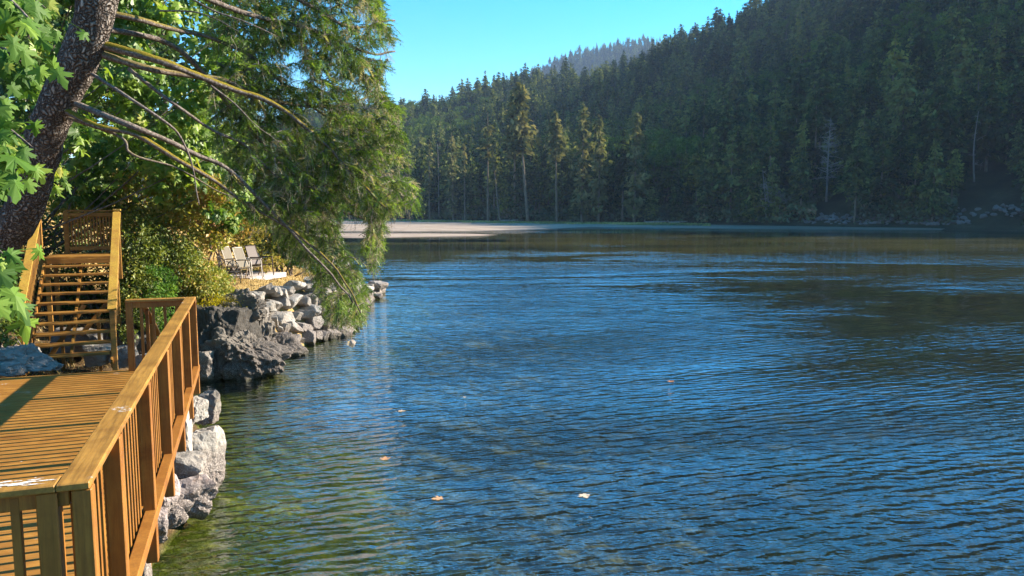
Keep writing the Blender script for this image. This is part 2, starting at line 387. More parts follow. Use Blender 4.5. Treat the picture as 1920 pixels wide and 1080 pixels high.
sheet('water', -4000, 4000, -400, 4000, 0, mat_water())

# ------------------------------------------------------------------ far shore and hills (polar around the cove)
TH = np.array([-75, -40, -22, -8, -7.7, -4, 0, 5, 11, 15.3, 18.2, 24, 34, 48, 58, 66, 76, 95, 125])
D0 = np.array([420, 380, 330, 290, 285, 262, 243, 232, 215, 208, 200, 188, 182, 205, 225, 240, 250, 270, 290])
DR = np.array([700, 680, 640, 600, 600, 620, 650, 670, 670, 640, 610, 530, 450, 420, 430, 450, 480, 600, 700])
SKY = np.array([300, 260, 215, 195, 190, 184, 165, 141, 76, 35, 5, -95, -190, -190, -215, -240, -200, -60, 60])   # skyline row (px) along each azimuth
HR = (395 - SKY) / 1400 * DR * np.cos(np.radians(TH)) - 15
HR[TH > 40] = np.array([165, 145, 135, 130, 120, 100])  # out of view: ridge shaped to sun the sand and shade the slope
def far_z(th, d):
    d0 = np.interp(th, TH, D0); dr = np.interp(th, TH, DR); hr = np.interp(th, TH, HR)
    t = (d - d0) / (dr - d0); tc = np.clip(t, 0, 1)
    z = hr * (tc ** .95 * .8 + .2 * tc * tc * (3 - 2 * tc))
    z = np.where(t > 1, hr * np.clip(1 - (t - 1) * .75, -.2, 1), z)
    x = d * np.sin(np.radians(th)); y = d * np.cos(np.radians(th)); p = np.stack([x, y, 0 * x], -1)
    z = z + np.clip(tc * 3, 0, 1) * (13 * fbm(p / 110, 21, 3) + 3 * fbm(p / 30, 31, 2))
    return np.where(t < 0, np.clip((d - d0) * .05, -2.5, 0) , z + .9 * np.clip(tc * 40, 0, 1)) + .25
def far_xy(x, y):
    return far_z(np.degrees(np.arctan2(x, y)), np.hypot(x, y))
def mat_floor():
    q = N('forest_floor'); p = q.pos(); n = q.noise(p, .12, 6, .7)
    c = q.ramp(n, [(.35, (.018, .022, .012)), (.55, (.04, .04, .022)), (.72, (.09, .07, .05))])
    return q.done(q.bsdf(c, .95, spec=.05))
th = np.linspace(-75, 125, 260); tt = np.concatenate([np.linspace(-.12, .2, 34), np.linspace(.22, 1.5, 70)])
T2, U2 = np.meshgrid(th, tt, indexing='ij'); dd = np.interp(T2, TH, D0) + U2 * (np.interp(T2, TH, DR) - np.interp(T2, TH, D0))
ZZ = far_z(T2.ravel(), dd.ravel()); XX = dd.ravel() * np.sin(np.radians(T2.ravel())); YY = dd.ravel() * np.cos(np.radians(T2.ravel()))
FLOOR = mat_floor()
tag(link('hillside', mesh('hillside', np.stack([XX, YY, ZZ], -1), [grid_faces(len(th), len(tt))[:, ::-1]], FLOOR, smooth=True)), kind='structure')
# more distant ridge
def ridge_z(th, d):
    top = np.interp(th, [-20, -12, -7, -3, 0, 2, 4, 6, 9, 14, 22, 30], [420, 330, 230, 172, 148, 128, 106, 92, 82, 100, 200, 400]); H = (395 - top) / 1400 * 1750 - 14
    t = np.clip((d - 1150) / 600, 0, 1.6); x = d * np.sin(np.radians(th)); y = d * np.cos(np.radians(th))
    return H * np.where(t < 1, t, 1 - (t - 1) * .8) + 14 * fbm(np.stack([x, y, 0 * x], -1) / 150, 41, 3) * np.clip(t * 3, 0, 1)
th = np.linspace(-20, 30, 60); ds = np.linspace(1150, 2100, 30); T2, U2 = np.meshgrid(th, ds, indexing='ij'); T2 = T2.ravel(); U2 = U2.ravel()
tag(link('distant_hill', mesh('distant_hill', np.stack([U2 * np.sin(np.radians(T2)), U2 * np.cos(np.radians(T2)), ridge_z(T2, U2)], -1), [grid_faces(60, 30)[:, ::-1]], FLOOR, smooth=True)), kind='structure')

# ------------------------------------------------------------------ sand bars and marsh
def mat_sand():
    q = N('sand'); p = q.pos(); z = q.sep(p)[2]
    n = q.noise(q.map(p, (.4, 1.4, 1)), .35, 6, .7); n2 = q.noise(p, 3, 4, .7)
    c = q.ramp(n, [(.3, (.2, .15, .11)), (.5, (.33, .25, .19)), (.7, (.45, .36, .28))])
    c = q.mix(q.ramp(n2, [(.45, 0.), (.7, .35)]), c, (.13, .1, .08))
    c = q.mix(q.ramp(z, [(.0, 1.), (.07, 0.)]), c, (.09, .065, .045))
    c = q.mix(q.ramp(q.math('MULTIPLY', q.sep(p)[0], .01), [(.15, 0.), (.6, .8)]), c, (.12, .085, .055))  # darker towards the right: shade on the flat put into the sand colour
    return q.done(q.bsdf(c, .9, q.bump(n2, .6, .1), spec=.2))
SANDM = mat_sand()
def bar(name, pts, zc, seed, mat=SANDM, edge=3.):
    """low bank of sand whose outline is the given shore points (x, y)"""
    pts = np.array(pts, float); x0, y0 = pts.min(0) - 1; x1, y1 = pts.max(0) + 1
    xs = np.linspace(x0, x1, 150); ys = np.linspace(y0, y1, 60); X, Y = np.meshgrid(xs, ys, indexing='ij'); X = X.ravel(); Y = Y.ravel()
    best = np.full(X.shape, 1e9); ins = np.zeros(X.shape, bool)
    for a, b in zip(pts, np.roll(pts, -1, 0)):
        d = b - a; t = np.clip(((X - a[0]) * d[0] + (Y - a[1]) * d[1]) / (d @ d), 0, 1)
        best = np.minimum(best, np.hypot(X - a[0] - t * d[0], Y - a[1] - t * d[1]))
        c = (a[1] > Y) != (b[1] > Y); xi = a[0] + (Y - a[1]) / (b[1] - a[1] + 1e-9) * (b[0] - a[0]); ins ^= c & (X < xi)
    s = np.where(ins, best, -best) + 1.2 * fbm(np.stack([X * .12, Y * .35, 0 * X], -1), seed, 3)
    Z = np.clip(s / edge, -1, 1) * zc
    return tag(link(name, mesh(name, np.stack([X, Y, Z], -1), [grid_faces(150, 60)], mat, smooth=True)), kind='structure')
def shore_pts(l): return [tuple(PZ(x, y, 0)[:2]) for x, y in l]
bar('sandbar', shore_pts([(560, 443), (640, 446), (700, 446.5), (800, 444.5), (900, 442.5), (945, 440.5), (900, 439), (800, 438.5), (700, 438), (600, 438)]), .16, 5)
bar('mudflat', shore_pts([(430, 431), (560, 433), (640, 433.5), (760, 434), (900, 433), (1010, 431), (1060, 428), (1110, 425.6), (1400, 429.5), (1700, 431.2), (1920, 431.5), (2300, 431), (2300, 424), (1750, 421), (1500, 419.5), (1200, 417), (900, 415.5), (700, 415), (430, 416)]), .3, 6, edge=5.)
# ================================================================== THE FAR FOREST
rg = np.random.default_rng(7)
M_NEEDLE = mat_leaf('far_needles', [(0, (.013, .03, .014)), (.5, (.042, .072, .027)), (1, (.18, .2, .07))], .28, .6, .8, .0)
M_BROAD = mat_leaf('far_broadleaf', [(0, (.03, .055, .014)), (.5, (.075, .13, .026)), (1, (.15, .21, .05))], .25, .6, .4, .0)
def mat_far_bark(name, a, b):
    q = N(name); n = q.noise(q.map(q.pos(), (1, 1, .3)), 2.5, 4, .7)
    return q.done(q.bsdf(q.ramp(n, [(.3, a), (.7, b)]), .9, spec=.1))
M_FBARK = mat_far_bark('far_bark', (.07, .055, .04), (.2, .16, .12)); M_SNAG = mat_far_bark('dead_wood', (.12, .11, .10), (.28, .26, .24))

def cards(C, size, nrm_bias=.0, elong=1.6, down=None, seed=0):
    """n ragged little foliage faces (two triangles each) at centres C"""
    r = np.random.default_rng(seed); n = len(C); a = r.normal(size=(n, 3)); 
    if down is not None: a = a * .45 + down
    a /= np.linalg.norm(a, axis=1)[:, None]; b = np.cross(a, r.normal(size=(n, 3))); b /= np.linalg.norm(b, axis=1)[:, None]
    s = np.asarray(size).reshape(-1, 1) * r.uniform(.6, 1.3, (n, 1)); a = a * s * elong * .5; b = b * s * .5
    k = r.uniform(-.35, .35, (n, 1))
    V = np.stack([C - a, C + b * .9 - a * k, C + a, C - b + a * k], 1).reshape(-1, 3)
    i = np.arange(n)[:, None] * 4
    return V, np.hstack([i, i + 1, i + 2, i + 3])
def conifer(seed, H=26., Rr=3.6, base=.12, lev=34, gap=.0, broken=False, dense=1., rag=1., pw=.75):
    r = np.random.default_rng(seed); trunk = MB(); bend = r.uniform(-.5, .5, 2)
    zs = np.linspace(-1.5, H, 9); tp = np.stack([bend[0] * (zs / H) ** 2, bend[1] * (zs / H) ** 2, zs], -1)
    trunk.tube(tp, np.interp(zs, [0, H], [.36, .04]) * H / 26, 6)
    Cs = []; Dn = []; Sz = []; Br = MB()
    for L in range(lev):
        f = base + (1 - base) * ((L + r.uniform(-.3, .3)) / lev); f = min(max(f, base), .99); z = f * H
        if r.random() < gap: continue
        nb = r.integers(4, 8)
        for k in range(nb):
            az = r.uniform(0, 2 * np.pi); g = (f - base) / (1 - base)
            len_ = Rr * (1 - g) ** pw * min(1, .55 + g * 3) * r.uniform(.45, 1.12) ** rag + .25
            m = max(2, int(len_ * 2.1 * dense)); t = (np.arange(m) + r.uniform(0, 1, m)) / m
            dx, dy = math.cos(az), math.sin(az); droop = r.uniform(.12, .4)
            c = np.stack([dx * len_ * t, dy * len_ * t, z - droop * len_ * t ** 1.6 + .1 * len_ * t], -1) + r.normal(0, .16, (m, 3)) * (1 + len_ * .14)
            c[:, :2] += (bend * f * f); Cs.append(c); Dn.append(np.tile((dx * .7, dy * .7, -.45), (m, 1))); Sz.append(np.full(m, .62 + .1 * len_) * (1.1 - .3 * t) * H / 26)
    C = np.concatenate(Cs); V, Q = cards(C, np.concatenate(Sz), down=np.concatenate(Dn), seed=seed, elong=1.8)
    # shoots catch more or less colour: clump to clump
    cl = .5 + .55 * vnoise(C / 1.6, seed) + r.normal(0, .12, len(C))
    cr = MB(); cr.add(V, Q, np.repeat(np.clip(cl, 0, 1), 4))
    return trunk.mesh('trunk', M_FBARK, True), cr.mesh('crown', M_NEEDLE)
def broadleaf(seed, H=15., Rr=6.2, mat=None):
    r = np.random.default_rng(seed); trunk = MB(); trunk.tube([(0, 0, -1.5), (.2, 0, H * .3), (.1, .2, H * .75)], [.32, .24, .07], 6)
    Cs = []
    for k in range(22):
        a = r.uniform(0, 2 * np.pi); e = r.uniform(.15, 1); rr = Rr * math.sqrt(r.uniform(0, 1)) * (1 - .55 * (e - .5) ** 2 * 4 * .5)
        c = np.array((math.cos(a) * rr, math.sin(a) * rr, H * (.25 + .66 * e) - rr * .25)); s = r.uniform(1.1, 2.1)
        trunk.tube([(.1, .1, H * (.25 + .4 * e)), c * .6 + V3(0, 0, H * .18), c], [.09, .06, .02], 4)
        n = 95; d = r.normal(size=(n, 3)); d /= np.linalg.norm(d, axis=1)[:, None]; d[:, 2] = d[:, 2] * .7 + .15
        Cs.append(c + d * s * r.uniform(.65, 1.05, (n, 1)))
    C = np.concatenate(Cs); V, Q = cards(C, np.full(len(C), .52), elong=1.2, seed=seed)
    cl = .5 + .5 * vnoise(C / 1.8, seed) + r.normal(0, .15, len(C)); cr = MB(); cr.add(V, Q, np.repeat(np.clip(cl, 0, 1), 4))
    return trunk.mesh('trunk', M_FBARK, True), cr.mesh('crown', mat or M_BROAD)
CON = [conifer(1, 26, 6.0, pw=.9), conifer(2, 24, 5.4, .08, pw=.6), conifer(3, 27, 7.2, .1, 24, .1, pw=.8), conifer(4, 22, 5.6, .18, 22, .15, pw=.42), conifer(5, 28, 6.2, .35, 24, .1, pw=.45), conifer(6, 18, 6.6, .06, 24, pw=.5)]
BRD = [broadleaf(11), broadleaf(12, 13, 5.0), broadleaf(13, 17, 6.0)]

# scatter: spacing widens with distance
def scatter(th0, th1, tmax, dens, seed):
    r = np.random.default_rng(seed); out = []; cell = {}
    n = int(dens); th = r.uniform(th0, th1, n * 14); t = r.uniform(.0, tmax, n * 14)
    d0 = np.interp(th, TH, D0); dr = np.interp(th, TH, DR); d = d0 + t * (dr - d0) + 1.5
    # even out by area
    keep = r.random(len(th)) < d / 1100; th, t, d = th[keep], t[keep], d[keep]
    x = d * np.sin(np.radians(th)); y = d * np.cos(np.radians(th))
    for a, b, e, g in zip(x, y, t, d):
        sp = 4.0 + 2.4 * min(1, e * 1.2); k = (int(a // 8), int(b // 8)); ok = True
        for i in (-1, 0, 1):
            for j in (-1, 0, 1):
                for q in cell.get((k[0] + i, k[1] + j), ()):
                    if (q[0] - a) ** 2 + (q[1] - b) ** 2 < sp * sp: ok = False; break
                if not ok: break
            if not ok: break
        if ok: cell.setdefault(k, []).append((a, b)); out.append((a, b, e, g))
        if len(out) >= n: break
    return np.array(out)
pts = scatter(-22, 44, 1.12, 9000, 3); pts2 = scatter(44, 100, 1.1, 900, 4)
r = np.random.default_rng(9)
def slide_gap(x, y):      # bare gravel slides above the rocky shore
    g = np.zeros(len(x), bool)
    for px, w in ((1560, 5), (1850, 9)):
        c = (px - 960) / F; g |= (np.abs(x / y - c) < w / 210) & (np.hypot(x, y) < 205)
    return g
pts = pts[~slide_gap(pts[:, 0], pts[:, 1])]
Zt = far_xy(pts[:, 0], pts[:, 1])
order = np.argsort(pts[:, 3] + 14 * pts[:, 2]); vis = np.abs(pts[:, 0] / pts[:, 1]) < .72
near = [i for i in order if vis[i] and pts[i, 0] / pts[i, 1] > -.15][:380]
rest = np.setdiff1d(np.arange(len(pts)), near)
def place_tree(name, meshes, loc, sc, rot, label, cat, group, tilt=0., lone=False):
    o = bpy.data.objects.new(name, None); COL.objects.link(o); o.location = loc; o.rotation_euler = (tilt, 0, rot); o.scale = (sc[0], sc[0], sc[1])
    tag(o, label, cat, group)
    for m, nm in zip(meshes, ('trunk', 'crown')):
        c = bpy.data.objects.new(nm, m); COL.objects.link(c); c.parent = o
    return o
rr = np.random.default_rng(77); nb_con = 0; nb_br = 0
bdense = vnoise(np.stack([pts[:, 0], pts[:, 1], 0 * pts[:, 0]], -1) / 26, 91)
for i in near:
    x, y, e, d = pts[i]; z = float(Zt[i]); rat = x / y
    isb = (bdense[i] > (.1 if rat > .12 else .5)) and e < .2
    if isb:
        nb_br += 1
        k = rr.integers(3); s = rr.uniform(.75, 1.15)
        place_tree('broadleaf_tree', BRD[k], (x, y, z - .3), (s, s * rr.uniform(.9, 1.1)), rr.uniform(0, 6.3), 'rounded green broadleaf tree low on the shaded slope beside the far shore', 'tree', 'broadleaf trees on the far shore')
    elif nb_con < 288:
        nb_con += 1
        k = rr.integers(6); s = rr.choice([rr.uniform(.45, .7), rr.uniform(.65, 1.05)])
        lab = ('dark conifer at the foot of the hill right of the sand bars', 'conifers along the far shore') if e < .07 and rat > .12 else \
              ('dark conifer behind the marsh at the far end of the inlet', 'conifers at the head of the inlet') if e < .07 else \
              ('dark green conifer rising behind the first rows of trees on the far slope', 'conifers on the lower far slope')
        place_tree('conifer_tree', CON[k], (x, y, z - .3), (s * rr.uniform(.9, 1.15), s), rr.uniform(0, 6.3), lab[0], 'tree', lab[1])
    else: rest = np.append(rest, i)

# the wood behind: one mass of trees
def forest_mass():
    x = np.concatenate([pts[rest, 0], pts2[:, 0]]); y = np.concatenate([pts[rest, 1], pts2[:, 1]]); z = far_xy(x, y) - .4
    r = np.random.default_rng(5); th = r.uniform(-9, 17, 4200); d = r.uniform(1480, 1790, 4200)
    x = np.append(x, d * np.sin(np.radians(th))); y = np.append(y, d * np.cos(np.radians(th))); z = np.append(z, ridge_z(th, d) - .5)
    n = len(x); me = bpy.data.meshes.new('forest'); me.vertices.add(n); me.vertices.foreach_set('co', np.stack([x, y, z], -1).astype(np.float32).ravel())
    b = vnoise(np.stack([x, y, 0 * x], -1) / 30, 92); kind = np.where((b > .22) & (z < 110), r.integers(6, 9, n), r.integers(0, 6, n))
    for nm, v in (('kind_id', kind), ):
        a = me.attributes.new(nm, 'INT', 'POINT'); a.data.foreach_set('value', v.astype(np.int32))
    sc = np.where(r.random(n) < .4, r.uniform(.35, .62, n), r.uniform(.55, .95, n)); sc = np.stack([sc * r.uniform(.9, 1.2, n), sc * r.uniform(.9, 1.2, n), sc], -1)
    a = me.attributes.new('tree_scale', 'FLOAT_VECTOR', 'POINT'); a.data.foreach_set('vector', sc.astype(np.float32).ravel())
    ro = np.stack([r.normal(0, .03, n), r.normal(0, .03, n), r.uniform(0, 6.28, n)], -1)
    a = me.attributes.new('tree_rot', 'FLOAT_VECTOR', 'POINT'); a.data.foreach_set('vector', ro.astype(np.float32).ravel())
    o = link('forest', me); tag(o, 'dense dark conifer forest covering the whole far hillside up to the ridge', 'forest', kind='stuff')
    kinds = bpy.data.collections.new('tree_kinds')
    for k, (tm, cm) in enumerate(CON + BRD):
        # one mesh for trunk and crown together
        vt = np.array([v.co for v in tm.vertices]); vc = np.empty(len(cm.vertices) * 3, np.float32); cm.vertices.foreach_get('co', vc); vc = vc.reshape(-1, 3)
        ft = {}; 
        for p in tm.polygons: ft.setdefault(len(p.vertices), []).append(list(p.vertices))
        fc = np.empty(len(cm.loops), np.int32); cm.loops.foreach_get('vertex_index', fc); fc = fc.reshape(-1, 4) + len(vt)
        va = np.empty(len(vc), np.float32); cm.attributes['var'].data.foreach_get('value', va)
        Fs = [np.array(v) for v in ft.values()]; nt = sum(len(f) for f in Fs)
        me2 = mesh('tree_kind', np.vstack([vt, vc]), Fs + [fc], None, np.concatenate([np.zeros(len(vt)), va]), False, [M_FBARK, cm.materials[0]], [0] * nt + [1] * len(fc))
        kinds.objects.link(bpy.data.objects.new('kind_%02d' % k, me2))
    g = bpy.data.node_groups.new('plant_forest', 'GeometryNodeTree')
    g.interface.new_socket('Geometry', in_out='INPUT', socket_type='NodeSocketGeometry'); g.interface.new_socket('Geometry', in_out='OUTPUT', socket_type='NodeSocketGeometry')
    gi = g.nodes.new('NodeGroupInput'); go = g.nodes.new('NodeGroupOutput')
    ci = g.nodes.new('GeometryNodeCollectionInfo'); ci.inputs['Collection'].default_value = kinds; ci.inputs['Separate Children'].default_value = True; ci.inputs['Reset Children'].default_value = True
    iop = g.nodes.new('GeometryNodeInstanceOnPoints'); iop.inputs['Pick Instance'].default_value = True
    def at(nm, ty):
        a = g.nodes.new('GeometryNodeInputNamedAttribute'); a.data_type = ty; a.inputs[0].default_value = nm; return a.outputs[0]
    g.links.new(gi.outputs[0], iop.inputs['Points']); g.links.new(ci.outputs[0], iop.inputs['Instance'])
    g.links.new(at('kind_id', 'INT'), iop.inputs['Instance Index'])
    e2r = g.nodes.new('FunctionNodeEulerToRotation'); g.links.new(at('tree_rot', 'FLOAT_VECTOR'), e2r.inputs[0]); g.links.new(e2r.outputs[0], iop.inputs['Rotation'])
    g.links.new(at('tree_scale', 'FLOAT_VECTOR'), iop.inputs['Scale']); g.links.new(iop.outputs[0], go.inputs[0])
    md = o.modifiers.new('plant_forest', 'NODES'); md.node_group = g
forest_mass()

# ------------------------------------------------------------------ trees one can point at
def at_far(px, off=4.):
    c = (px - 960) / F; th = math.degrees(math.atan(c)); d = float(np.interp(th, TH, D0)) + off
    x, y = d * math.sin(math.radians(th)), d * math.cos(math.radians(th)); return x, y, float(far_xy(np.array([x]), np.array([y]))[0])
M_PINE = mat_leaf('pine_needles', [(0, (.04, .05, .022)), (.5, (.12, .125, .055)), (1, (.27, .235, .11))], .3, .6, 0, .0)
def hero(px, top, name, label, Rr, base, seed, lev=30, gap=.15, lean=0., off=-2., mat=None, bare=.0, rag=1.3, dense=1.1):
    x, y, z = at_far(px, off); H = (CH + (395 - top) / F * y) - z
    f = H / 26
    tr, cr = conifer(seed, 26, Rr * 1.12 / f, base, lev, gap, rag=rag, dense=dense, pw=.5)
    cr.materials[0] = M_PINE
    o = place_tree(name, (tr, cr), (x, y, z - .3), (f, f), seed * 1.3, label, 'tree', None)
    o.rotation_euler = (0, lean, 0); return o
hero(990, 158, 'pine_tree', 'tallest sunlit tree on the far shore, a pine with a long bare pale trunk', 4.6, .52, 201, 34, .05, -.09, dense=1.6)
hero(965, 178, 'pine_tree', 'broad sunlit crown standing just behind the tallest bare trunked pine', 4.0, .5, 202, 30, .05, 0, 4, dense=1.5)
hero(1044, 212, 'pine_tree', 'sunlit pine with a bare lower trunk, first to the right of the tallest one', 3.4, .58, 203, 24, .2, -.03, dense=1.4)
hero(915, 212, 'pine_tree', 'sunlit open crowned pine with gaps between its branches, left of the tallest', 4.0, .52, 204, 16, .35, 0, dense=1.3)
hero(938, 250, 'pine_tree', 'slim dark trunked conifer leaning out over the marsh edge', 2.4, .4, 205, 24, .3, -.12)
hero(1090, 200, 'conifer_tree', 'conical conifer with a brightly lit top in the middle of the far shore', 4.2, .1, 206, 34, .05)
hero(1122, 216, 'conifer_tree', 'smaller lit topped conifer close to the right of the conical bright one', 3.2, .1, 207, 34, .05)
hero(1188, 212, 'conifer_tree', 'conifer whose narrow tip alone is lit, above dark trees right of the marsh', 3.8, .1, 208, 34, .05)
hero(850, 250, 'conifer_tree', 'narrow pale lit spire behind the left end of the marsh', 2.8, .1, 209, 30, .1)
hero(806, 262, 'conifer_tree', 'leftmost small lit conifer beside the overhanging fir boughs', 2.0, .3, 210, 26, .2)
hero(872, 270, 'conifer_tree', 'thin conifer with a small tufted lit tip and bare stem', 1.5, .6, 211, 20, .3)
def snag(px, top, seed, label, name='dead_tree', branchy=0, off=4., wid=2., stems=1, w0=.22):
    x, y, z = at_far(px, off); H = CH + (395 - top) / F * y - z; r = np.random.default_rng(seed)
    o = empty(name, (x, y, z - .3), label, 'dead tree')
    tr = MB(); br = MB()
    for s in range(stems):
        b = V3(x + (s - stems / 2) * .9, y, z - .4); top_ = b + V3(r.normal(0, .5) + (s - stems / 2 + .5) * 1.2, 0, H * (1 - .15 * s))
        tr.tube(smooth_path([b, (b + top_) / 2 + r.normal(0, .2, 3), top_], 8), np.linspace(w0, .05, 8), 6)
        for k in range(branchy):
            t = r.uniform(.25, .97); p0 = b + (top_ - b) * t; a = r.uniform(0, 6.3); L = wid * (1.15 - t) * r.uniform(.5, 1.1) + .4
            p1 = p0 + V3(math.cos(a) * L, math.sin(a) * L, r.uniform(-.35, .5) * L); br.tube([p0, (p0 + p1) / 2 + r.normal(0, .12, 3), p1], [.07, .05, .025], 4)
            for m in range(3):
                q0 = p0 + (p1 - p0) * r.uniform(.4, 1); br.tube([q0, q0 + r.normal(0, .55, 3)], [.04, .02], 3)
    part('trunk', tr, M_SNAG, o, True)
    if branchy: part('branch', br, M_SNAG, o)
    return o
snag(826, 270, 31, 'bare straight dead trunk between two small lit conifers')
snag(1448, 318, 32, 'leafless pale many stemmed dead tree at the rocky shore', branchy=16, stems=4, wid=2.6, w0=.16)
snag(1549, 222, 33, 'bleached dead conifer with drooping bare branches on the dark slope', branchy=70, wid=5.5, off=14, w0=.28)
snag(1822, 210, 34, 'thin broken dead trunk near the right edge above green broadleaf trees', branchy=8, off=22, wid=2.4)
# driftwood and the rocks of the far shore
M_RIP = mat_rock('shore_rock', (.105, .10, .10), (.045, .045, .05), False, .3)
def rock_mesh(seed, size, sub=3, facets=11, rough=.06, name='boulder', mat=None, smooth=False, nsc=1.6, cut=.78, block=False):
    r = np.random.default_rng(seed); V, Fc = ico(sub)
    n = r.normal(size=(facets, 3)); n /= np.linalg.norm(n, axis=1)[:, None]; d = r.uniform(cut * .82, cut * 1.12, facets)
    if block:
        n = np.vstack([np.eye(3), -np.eye(3), r.choice([-1, 1], (5, 3)) * r.uniform(.5, 1, (5, 3))]) + r.normal(0, .17, (11, 3)); n /= np.linalg.norm(n, axis=1)[:, None]; d = np.concatenate([r.uniform(.6, .78, 6), r.uniform(.72, .98, 5)])
    dot = V @ n.T; rad = np.where(dot > .05, d / np.maximum(dot, .05), 9).min(1); rad = np.minimum(rad, 1.12)
    rad = rad * (1 + rough * 1.5 * fbm(V * nsc + seed, seed, 3) + rough * .6 * fbm(V * nsc * 4 + seed, seed + 5, 3))
    V = V * rad[:, None] * np.asarray(size)
    return mesh(name, V, [Fc], mat, smooth=smooth)
_ico = {}
def ico(sub):
    if sub in _ico: return _ico[sub]
    import bmesh
    bm = bmesh.new(); bmesh.ops.create_icosphere(bm, subdivisions=sub, radius=1.); V = np.array([v.co for v in bm.verts]); Fc = np.array([[v.index for v in f.verts] for f in bm.faces]); bm.free()
    _ico[sub] = (V, Fc); return _ico[sub]
RIP = [rock_mesh(300 + k, (1, .8, .62), 2, 10, .08, 'boulder', M_RIP) for k in range(6)]
r = np.random.default_rng(41)
for k in range(210):
    px = 1500 + 440 * (k + r.uniform(0, 1)) / 210 if k < 150 else r.uniform(1760, 1930) if k < 190 else r.uniform(1530, 1600)
    up = r.uniform(0, 1) if k < 150 else r.uniform(.4, 1) * (2.4 if k < 190 else 1.6)
    x, y, z = at_far(px, 1.0 + up * 3.2); s = r.uniform(.28, .75) * (1.3 if k % 9 == 0 else 1)
    o = link('boulder', RIP[k % 6], loc=(x, y, max(z, .1) + .15)); o.scale = (s, s, s); o.rotation_euler = (r.uniform(-.4, .4), r.uniform(-.4, .4), r.uniform(0, 6.3))
    tag(o, 'blue grey boulder in the rocky bank along the right far shore', 'boulder', 'boulders along the right far shore')
for k, (px, ln, lab) in enumerate([(940, 7, 'long pale driftwood log lying on the marsh edge below the tall pine'), (1210, 8, 'grey driftwood log stranded below the dark trees right of the marsh'), (1255, 5, 'short upturned driftwood stump with roots on the far mudflat')]):
    x, y, z = at_far(px, -3.); mb = MB(); a = (.12, -.1, .5)[k]; p0 = V3(x, y, .75)
    mb.tube(smooth_path([p0, p0 + V3(ln * .5, a, .12), p0 + V3(ln, a * 2, .35)], 8), np.linspace(.3, .12, 8), 7)
    for m in range(5): mb.tube([p0, p0 + V3(-r.uniform(.2, .8), r.normal(0, .4), r.uniform(0, 1.))], [.12, .03], 4)
    me = mb.mesh('driftwood_log', M_SNAG, True); tag(link('driftwood_log', me), lab, 'driftwood')
# marsh grass at the head of the inlet
def marsh():
    r = np.random.default_rng(15); n = 26000; px = r.uniform(430, 1330, n); c = (px - 960) / F; th = np.degrees(np.arctan(c)); d = np.interp(th, TH, D0) + r.uniform(-26, 6, n)
    x = d * np.sin(np.radians(th)); y = d * np.cos(np.radians(th)); k = vnoise(np.stack([x / 8, y / 3, 0 * x], -1), 3) + .012 * (d - np.interp(th, TH, D0)) > -.12; x, y, px = x[k], y[k], px[k]; n = len(x)
    z = np.full(n, .3); h = r.uniform(.2, .55, n); w = r.uniform(.25, .5, n); a = r.uniform(0, 3.14, n)
    dx, dy = np.cos(a) * w, np.sin(a) * w
    V = np.stack([np.stack([x - dx, y - dy, z], -1), np.stack([x + dx, y + dy, z], -1), np.stack([x + r.normal(0, .15, n), y, z + h], -1)], 1).reshape(-1, 3)
    m = mat_leaf('marsh_grass', [(0, (.07, .1, .03)), (.5, (.2, .22, .06)), (1, (.42, .38, .14))], .2, .6)
    tag(link('marsh_grass', mesh('marsh_grass', V, [np.arange(n * 3).reshape(-1, 3)], m, np.repeat(np.clip(.5 + .5 * vnoise(np.stack([x / 10, y / 4, 0 * x], -1), 8) + r.normal(0, .1, n), 0, 1), 3))), 'low green and yellow marsh grass along the head of the inlet', 'grass', kind='stuff')
marsh()
# scrub that hides the foot of the trees
def scrub():
    r = np.random.default_rng(16); n = 30000; th = r.uniform(-14, 40, n); d = np.interp(th, TH, D0) + r.uniform(1, 12, n) ** 1.1
    x = d * np.sin(np.radians(th)); y = d * np.cos(np.radians(th)); keep = ~slide_gap(x, y); x, y = x[keep], y[keep]; n = len(x); top = 1.2 + 2.6 * (vnoise(np.stack([x / 5, y / 5, 0 * x], -1), 4) + .4).clip(0, 1.2)
    z = far_xy(x, y) + r.uniform(0, 1, n) ** .7 * top; C = np.stack([x, y, z], -1); V, Q = cards(C, np.full(n, .7), elong=1.2, seed=3)
    m = mat_leaf('scrub_leaves', [(0, (.02, .035, .014)), (.5, (.05, .075, .025)), (.85, (.1, .12, .04)), (1, (.2, .12, .06))], .15, .6)
    tag(link('undergrowth', mesh('undergrowth', V, [Q], m, np.repeat(np.clip(.45 + .6 * vnoise(C / 4, 8) + r.normal(0, .12, n), 0, 1), 4))), 'dense dark undergrowth filling the foot of the far forest', 'undergrowth', kind='stuff')
scrub()
# ================================================================== THE DECK
DA = math.radians(109.6)
WOOD = mat_wood('cedar'); CAPW = mat_wood('cedar_cap', ang=DA, lit=(.48, .25, .052), dark=(.22, .1, .02), stain=True, rough=.42); 
BOARD = mat_wood('cedar_board', (.48, .232, .045), (.23, .09, .015), stain=True, rough=.45, ang=R(19.6)); STAIRW = mat_wood('stair_wood', (.48, .25, .05), (.2, .08, .016), ang=R(24.5)); YELW = mat_wood('stair_cap', (.48, .32, .05), (.33, .17, .035), stain=True, rough=.5)
DZ = 1.63; RZ = 2.70
A = PZ(168, 903, RZ); B = PZ(367, 556, RZ); U = unit((B - A) * V3(1, 1, 0)); Vd = V3(-U[1], U[0], 0); LEN = np.linalg.norm(B - A)
UP = V3(0, 0, 1)
def dk(u, v, z): return A * V3(1, 1, 0) + U * u + Vd * v + UP * z      # v grows inland (left)
DW = 4.6
print('deck', A, B, LEN, U)
deck = empty('wooden_deck', tuple(dk(LEN / 2, DW / 2, gz(*dk(LEN / 2, DW / 2, 0)[:2]))), 'orange brown cedar deck with a railing over the rocks in the left foreground', 'deck')
